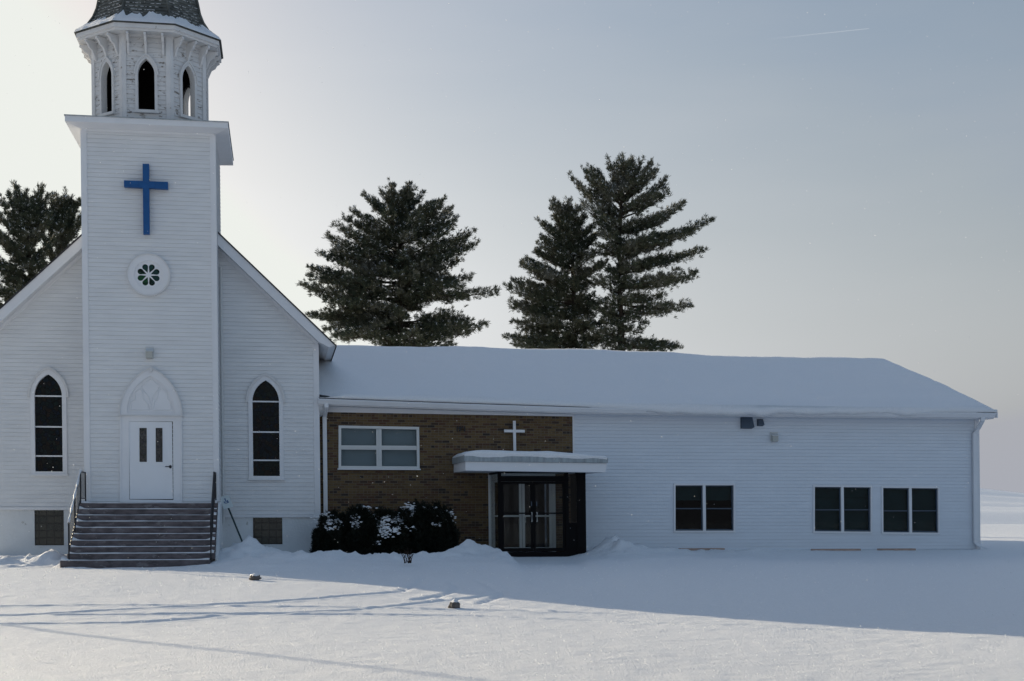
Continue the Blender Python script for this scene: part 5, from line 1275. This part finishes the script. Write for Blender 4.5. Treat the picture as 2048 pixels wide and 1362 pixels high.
pine('backlit pine against the tower wall, behind the left roof slope', 69, [(112, 640), (112, 540), (118, 460), (128, 392)],
     [(105, 392, 470), (130, 388, 460), (142, 396, 470), (158, 408, 490), (165, 440, 510), (170, 480, 530), (120, 400, 470), (90, 420, 490), (85, 470, 530), (80, 520, 560), (160, 520, 550), (150, 430, 500)], 5, 30)

# ---------------------------------------------------------------- yew bushes by the brick wall
def yew(label, px, Y, rx, ry, ztop, seed, snow_pts):
    rng = np.random.default_rng(seed); x = P(px, HOR, Y).x; z0 = 0.08
    t = thing('yew_bush', (x, Y, z0), label, 'bush', 'snowy yew bushes along the brick wall')
    n = 5200; d = rng.normal(0, 1, (n, 3)); d /= np.linalg.norm(d, axis=1, keepdims=True); d[:, 2] = np.abs(d[:, 2]) * 1.0
    lump = np.array([mnoise.noise(Vector(q) * 2.6 + Vector((seed, 0, 0))) for q in d])
    r = (1 + 0.34 * lump) * np.where(rng.random(n) < 0.12, rng.uniform(0.98, 1.13, n), rng.uniform(0.70, 1.03, n) ** 0.5)
    hz = ztop - z0
    pos = np.stack([x + d[:, 0] * rx * r, Y + d[:, 1] * ry * r, z0 + np.maximum(0, d[:, 2] * r) ** 0.75 * hz], -1)
    dirs = d * 0.8 + np.array([0, 0, 0.6]); dirs /= np.linalg.norm(dirs, axis=1, keepdims=True)
    V, Fq = needles(pos, dirs, rng, 10, 0.085, 0.017, 0.6); nmesh('foliage', V, Fq, M['yew'], t)
    V, Fc = blob(seed, 1, 3, (rx * 0.8, ry * 0.8, hz * 0.78), 0.2, 2); V[:, 2] = np.maximum(V[:, 2], -0.1); nmesh('branches', V + np.array([x, Y, z0]), Fc, M['yew'], t)
    Vs = []; Fs = []; o = 0
    for (sx_, sy_, n_, spx, spy) in snow_pts:              # clumps of snow caught on the sprays
        for _ in range(int(n_ * 2.8)):
            a = P(sx_ + rng.normal(0, spx * 1.15), sy_ + rng.normal(0, spy), Y)
            # put the clump on the bush surface facing the yard
            q = np.array([(a.x - x) / rx, 0, (a.z - z0) / hz]); w2 = 1 - q[0] ** 2 - min(1, abs(q[2])) ** 2.4
            yy = Y - ry * math.sqrt(max(0.02, w2)) * 1.13 - 0.03
            b_, f_ = blob(int(rng.integers(1000)), rng.uniform(0.010, 0.036), 1, (1.4, 1.1, 0.7), 0.8, 2.2)
            # shift sideways so that it keeps its place seen from the yard
            k = yy / Y; Vs.append(b_ + np.array([a.x * k, yy, EYE + (a.z - EYE) * k])); Fs.append(f_ + o); o += len(b_)
    if Vs: nmesh('snow', np.concatenate(Vs), np.concatenate(Fs), M['snow_roof'], t, smooth=True)['kind'] = 'stuff'
yew('leftmost yew bush, its top heavy with snow beside the church corner', 668, 38.9, 0.52, 0.75, DZ(660, 1033, 38.9), 11, [(640, 1040, 22, 10, 5), (658, 1042, 14, 7, 5), (680, 1043, 14, 6, 4), (665, 1058, 8, 5, 2), (650, 1030, 6, 8, 3)])
yew('second yew bush from the church corner with a small white cap of snow', 722, 38.9, 0.68, 0.85, DZ(722, 1022, 38.9), 12, [(728, 1018, 18, 6, 3), (712, 1046, 14, 5, 5), (746, 1032, 9, 4, 4), (705, 1034, 5, 6, 2)])
yew('third yew bush with a wreath shaped patch of snow on its front', 785, 38.8, 0.66, 0.85, DZ(790, 1024, 38.8), 13, [(760, 1045, 26, 5, 9), (768, 1062, 20, 6, 7), (784, 1037, 26, 10, 4), (800, 1038, 14, 6, 5), (790, 1060, 14, 6, 3), (752, 1086, 5, 3, 3), (775, 1050, 8, 3, 8)])
yew('fourth yew bush with the tallest snow tufts below the brick wall', 830, 39.0, 0.68, 0.9, DZ(826, 1015, 39.0), 14, [(815, 1014, 14, 5, 3), (826, 1020, 12, 4, 5), (812, 1026, 10, 5, 4), (852, 1018, 9, 5, 3), (868, 1018, 5, 4, 2), (815, 1055, 6, 12, 3)])
yew('rightmost yew bush, darkest and thinly dusted, beside the entrance', 872, 38.9, 0.56, 0.85, DZ(885, 1020, 38.9), 15, [(882, 1026, 10, 5, 4), (896, 1028, 8, 5, 4), (876, 1049, 7, 5, 2), (902, 1040, 4, 5, 3)])
# twiggy plant in front
g_ = P(815, 1121, 32.9)
mb = MB(); rng_ = random.Random(5)
for k in range(13):
    a = rng_.uniform(-0.9, 0.9); L_ = rng_.uniform(0.16, 0.34); b0 = g_ + Vector((rng_.uniform(-.08, .08), rng_.uniform(-.06, .06), -.06))
    p1 = b0 + Vector((a * 0.35 * L_, rng_.uniform(-.1, .1), L_ * .6)); p2 = p1 + Vector((a * 0.6 * L_, rng_.uniform(-.1, .1), L_ * .5)); mb.tube([b0, p1, p2], [0.010, 0.007, 0.003], 5)
    mb.tube([p1, p1 + Vector((rng_.uniform(-.1, .1), 0, 0.1))], [0.005, 0.002], 4)
o = mb.build('twiggy_shrub', M['twig'], None, lean=False); tag(o, 'small bare twiggy shrub poking from the snow before the yew bushes', 'shrub')

# ---------------------------------------------------------------- pole behind the church whose thin shadow crosses the yard
fx, fy = P(1000, 1362, 14.0).x, 14.0
L_ = 33.0; px_ = fx - sdir.x / math.cos(SUN_EL) * L_; py_ = fy - sdir.y / math.cos(SUN_EL) * L_
mb = MB(); mb.tube([(px_, py_, -0.5), (px_, py_, 4.5), (px_, py_, 9.6)], [0.06, 0.05, 0.04], 10)
o = mb.build('flagpole', M['pole'], None, lean=False); tag(o, 'slim bare flagpole standing beyond the left end of the church', 'flagpole')

# ---------------------------------------------------------------- contrail
cA, cB = P(1738, 57, 3000), P(1520, 80, 3000)
m, n, b = new_mat('contrail_vapour'); n.nodes.remove(b); o_ = n.nodes['Material Output']
tcn = N(n, 'ShaderNodeTexCoord'); sp_ = N(n, 'ShaderNodeSeparateXYZ'); n.links.new(tcn.outputs['Generated'], sp_.inputs[0])
mul = N(n, 'ShaderNodeMath', operation='MULTIPLY'); mul.inputs[1].default_value = 0.04; n.links.new(sp_.outputs[0], mul.inputs[0])
tr_ = N(n, 'ShaderNodeBsdfTransparent'); df_ = N(n, 'ShaderNodeBsdfDiffuse'); df_.inputs[0].default_value = (0.9, 0.9, 0.9, 1); tl_ = N(n, 'ShaderNodeBsdfTranslucent'); tl_.inputs[0].default_value = (0.9, 0.9, 0.9, 1); ads = N(n, 'ShaderNodeAddShader'); ms = N(n, 'ShaderNodeMixShader')
n.links.new(df_.outputs[0], ads.inputs[0]); n.links.new(tl_.outputs[0], ads.inputs[1])
n.links.new(mul.outputs[0], ms.inputs[0]); n.links.new(tr_.outputs[0], ms.inputs[1]); n.links.new(ads.outputs[0], ms.inputs[2]); n.links.new(ms.outputs[0], o_.inputs[0])
mb = MB(); K = 14; mb.tube([cA.lerp(cB, k / K) for k in range(K + 1)], [0.8 + 1.0 * k / K for k in range(K + 1)], 8)
o = mb.build('contrail', m, None, lean=False, smooth=True); tag(o, 'thin white contrail streak high in the right of the sky', 'contrail')

m, n, b = new_mat('ice_crystal'); n.nodes.remove(b); o_ = n.nodes['Material Output']
d1 = N(n, 'ShaderNodeBsdfDiffuse'); d1.inputs[0].default_value = (0.5, 0.5, 0.5, 1); t1 = N(n, 'ShaderNodeBsdfTranslucent'); t1.inputs[0].default_value = (0.5, 0.5, 0.5, 1); a1 = N(n, 'ShaderNodeAddShader')
n.links.new(d1.outputs[0], a1.inputs[0]); n.links.new(t1.outputs[0], a1.inputs[1]); n.links.new(a1.outputs[0], o_.inputs[0]); M['ice'] = m
# ---------------------------------------------------------------- ice crystals drifting in the air
rng = np.random.default_rng(9); n_ = 1000
oct_v = np.array([(1, 0, 0), (-1, 0, 0), (0, 1, 0), (0, -1, 0), (0, 0, 1), (0, 0, -1)], float); oct_f = np.array([(0, 2, 4), (2, 1, 4), (1, 3, 4), (3, 0, 4), (2, 0, 5), (1, 2, 5), (3, 1, 5), (0, 3, 5)])
Vs = []; Fs = []
for k in range(n_):
    Yk = rng.uniform(6, 33); p = P(rng.uniform(-60, 2100), rng.uniform(-20, 1180), Yk)
    if p.z < 0.3: continue
    Vs.append(oct_v * rng.uniform(0.0018, 0.0042) * (Yk / 12) ** 0.6 + np.array(p)); Fs.append(oct_f + 6 * (len(Vs) - 1))
o = nmesh('drifting_snowflakes', np.concatenate(Vs), np.concatenate(Fs), M['ice']); tag(o, 'tiny ice crystals drifting through the air', 'snowflakes', kind='stuff')
Vs = []; Fs = []
for k in range(1500):                                # larger crystals lying on the snow crust, backlit by the low sun
    Yk = 12 + 22 * rng.random() ** 1.6; p = P(rng.uniform(-60, 2100), HOR, Yk); z = float(base_h(np.array(p.x), np.array(Yk)))
    Vs.append(oct_v * rng.uniform(0.004, 0.0095) * (Yk / 14) ** 0.8 + np.array([p.x, Yk, z + 0.03])); Fs.append(oct_f + 6 * k)
o = nmesh('snow_crystals', np.concatenate(Vs), np.concatenate(Fs), M['ice']); tag(o, 'coarse glinting ice crystals lying on the snow crust', 'snow crystals', kind='stuff')
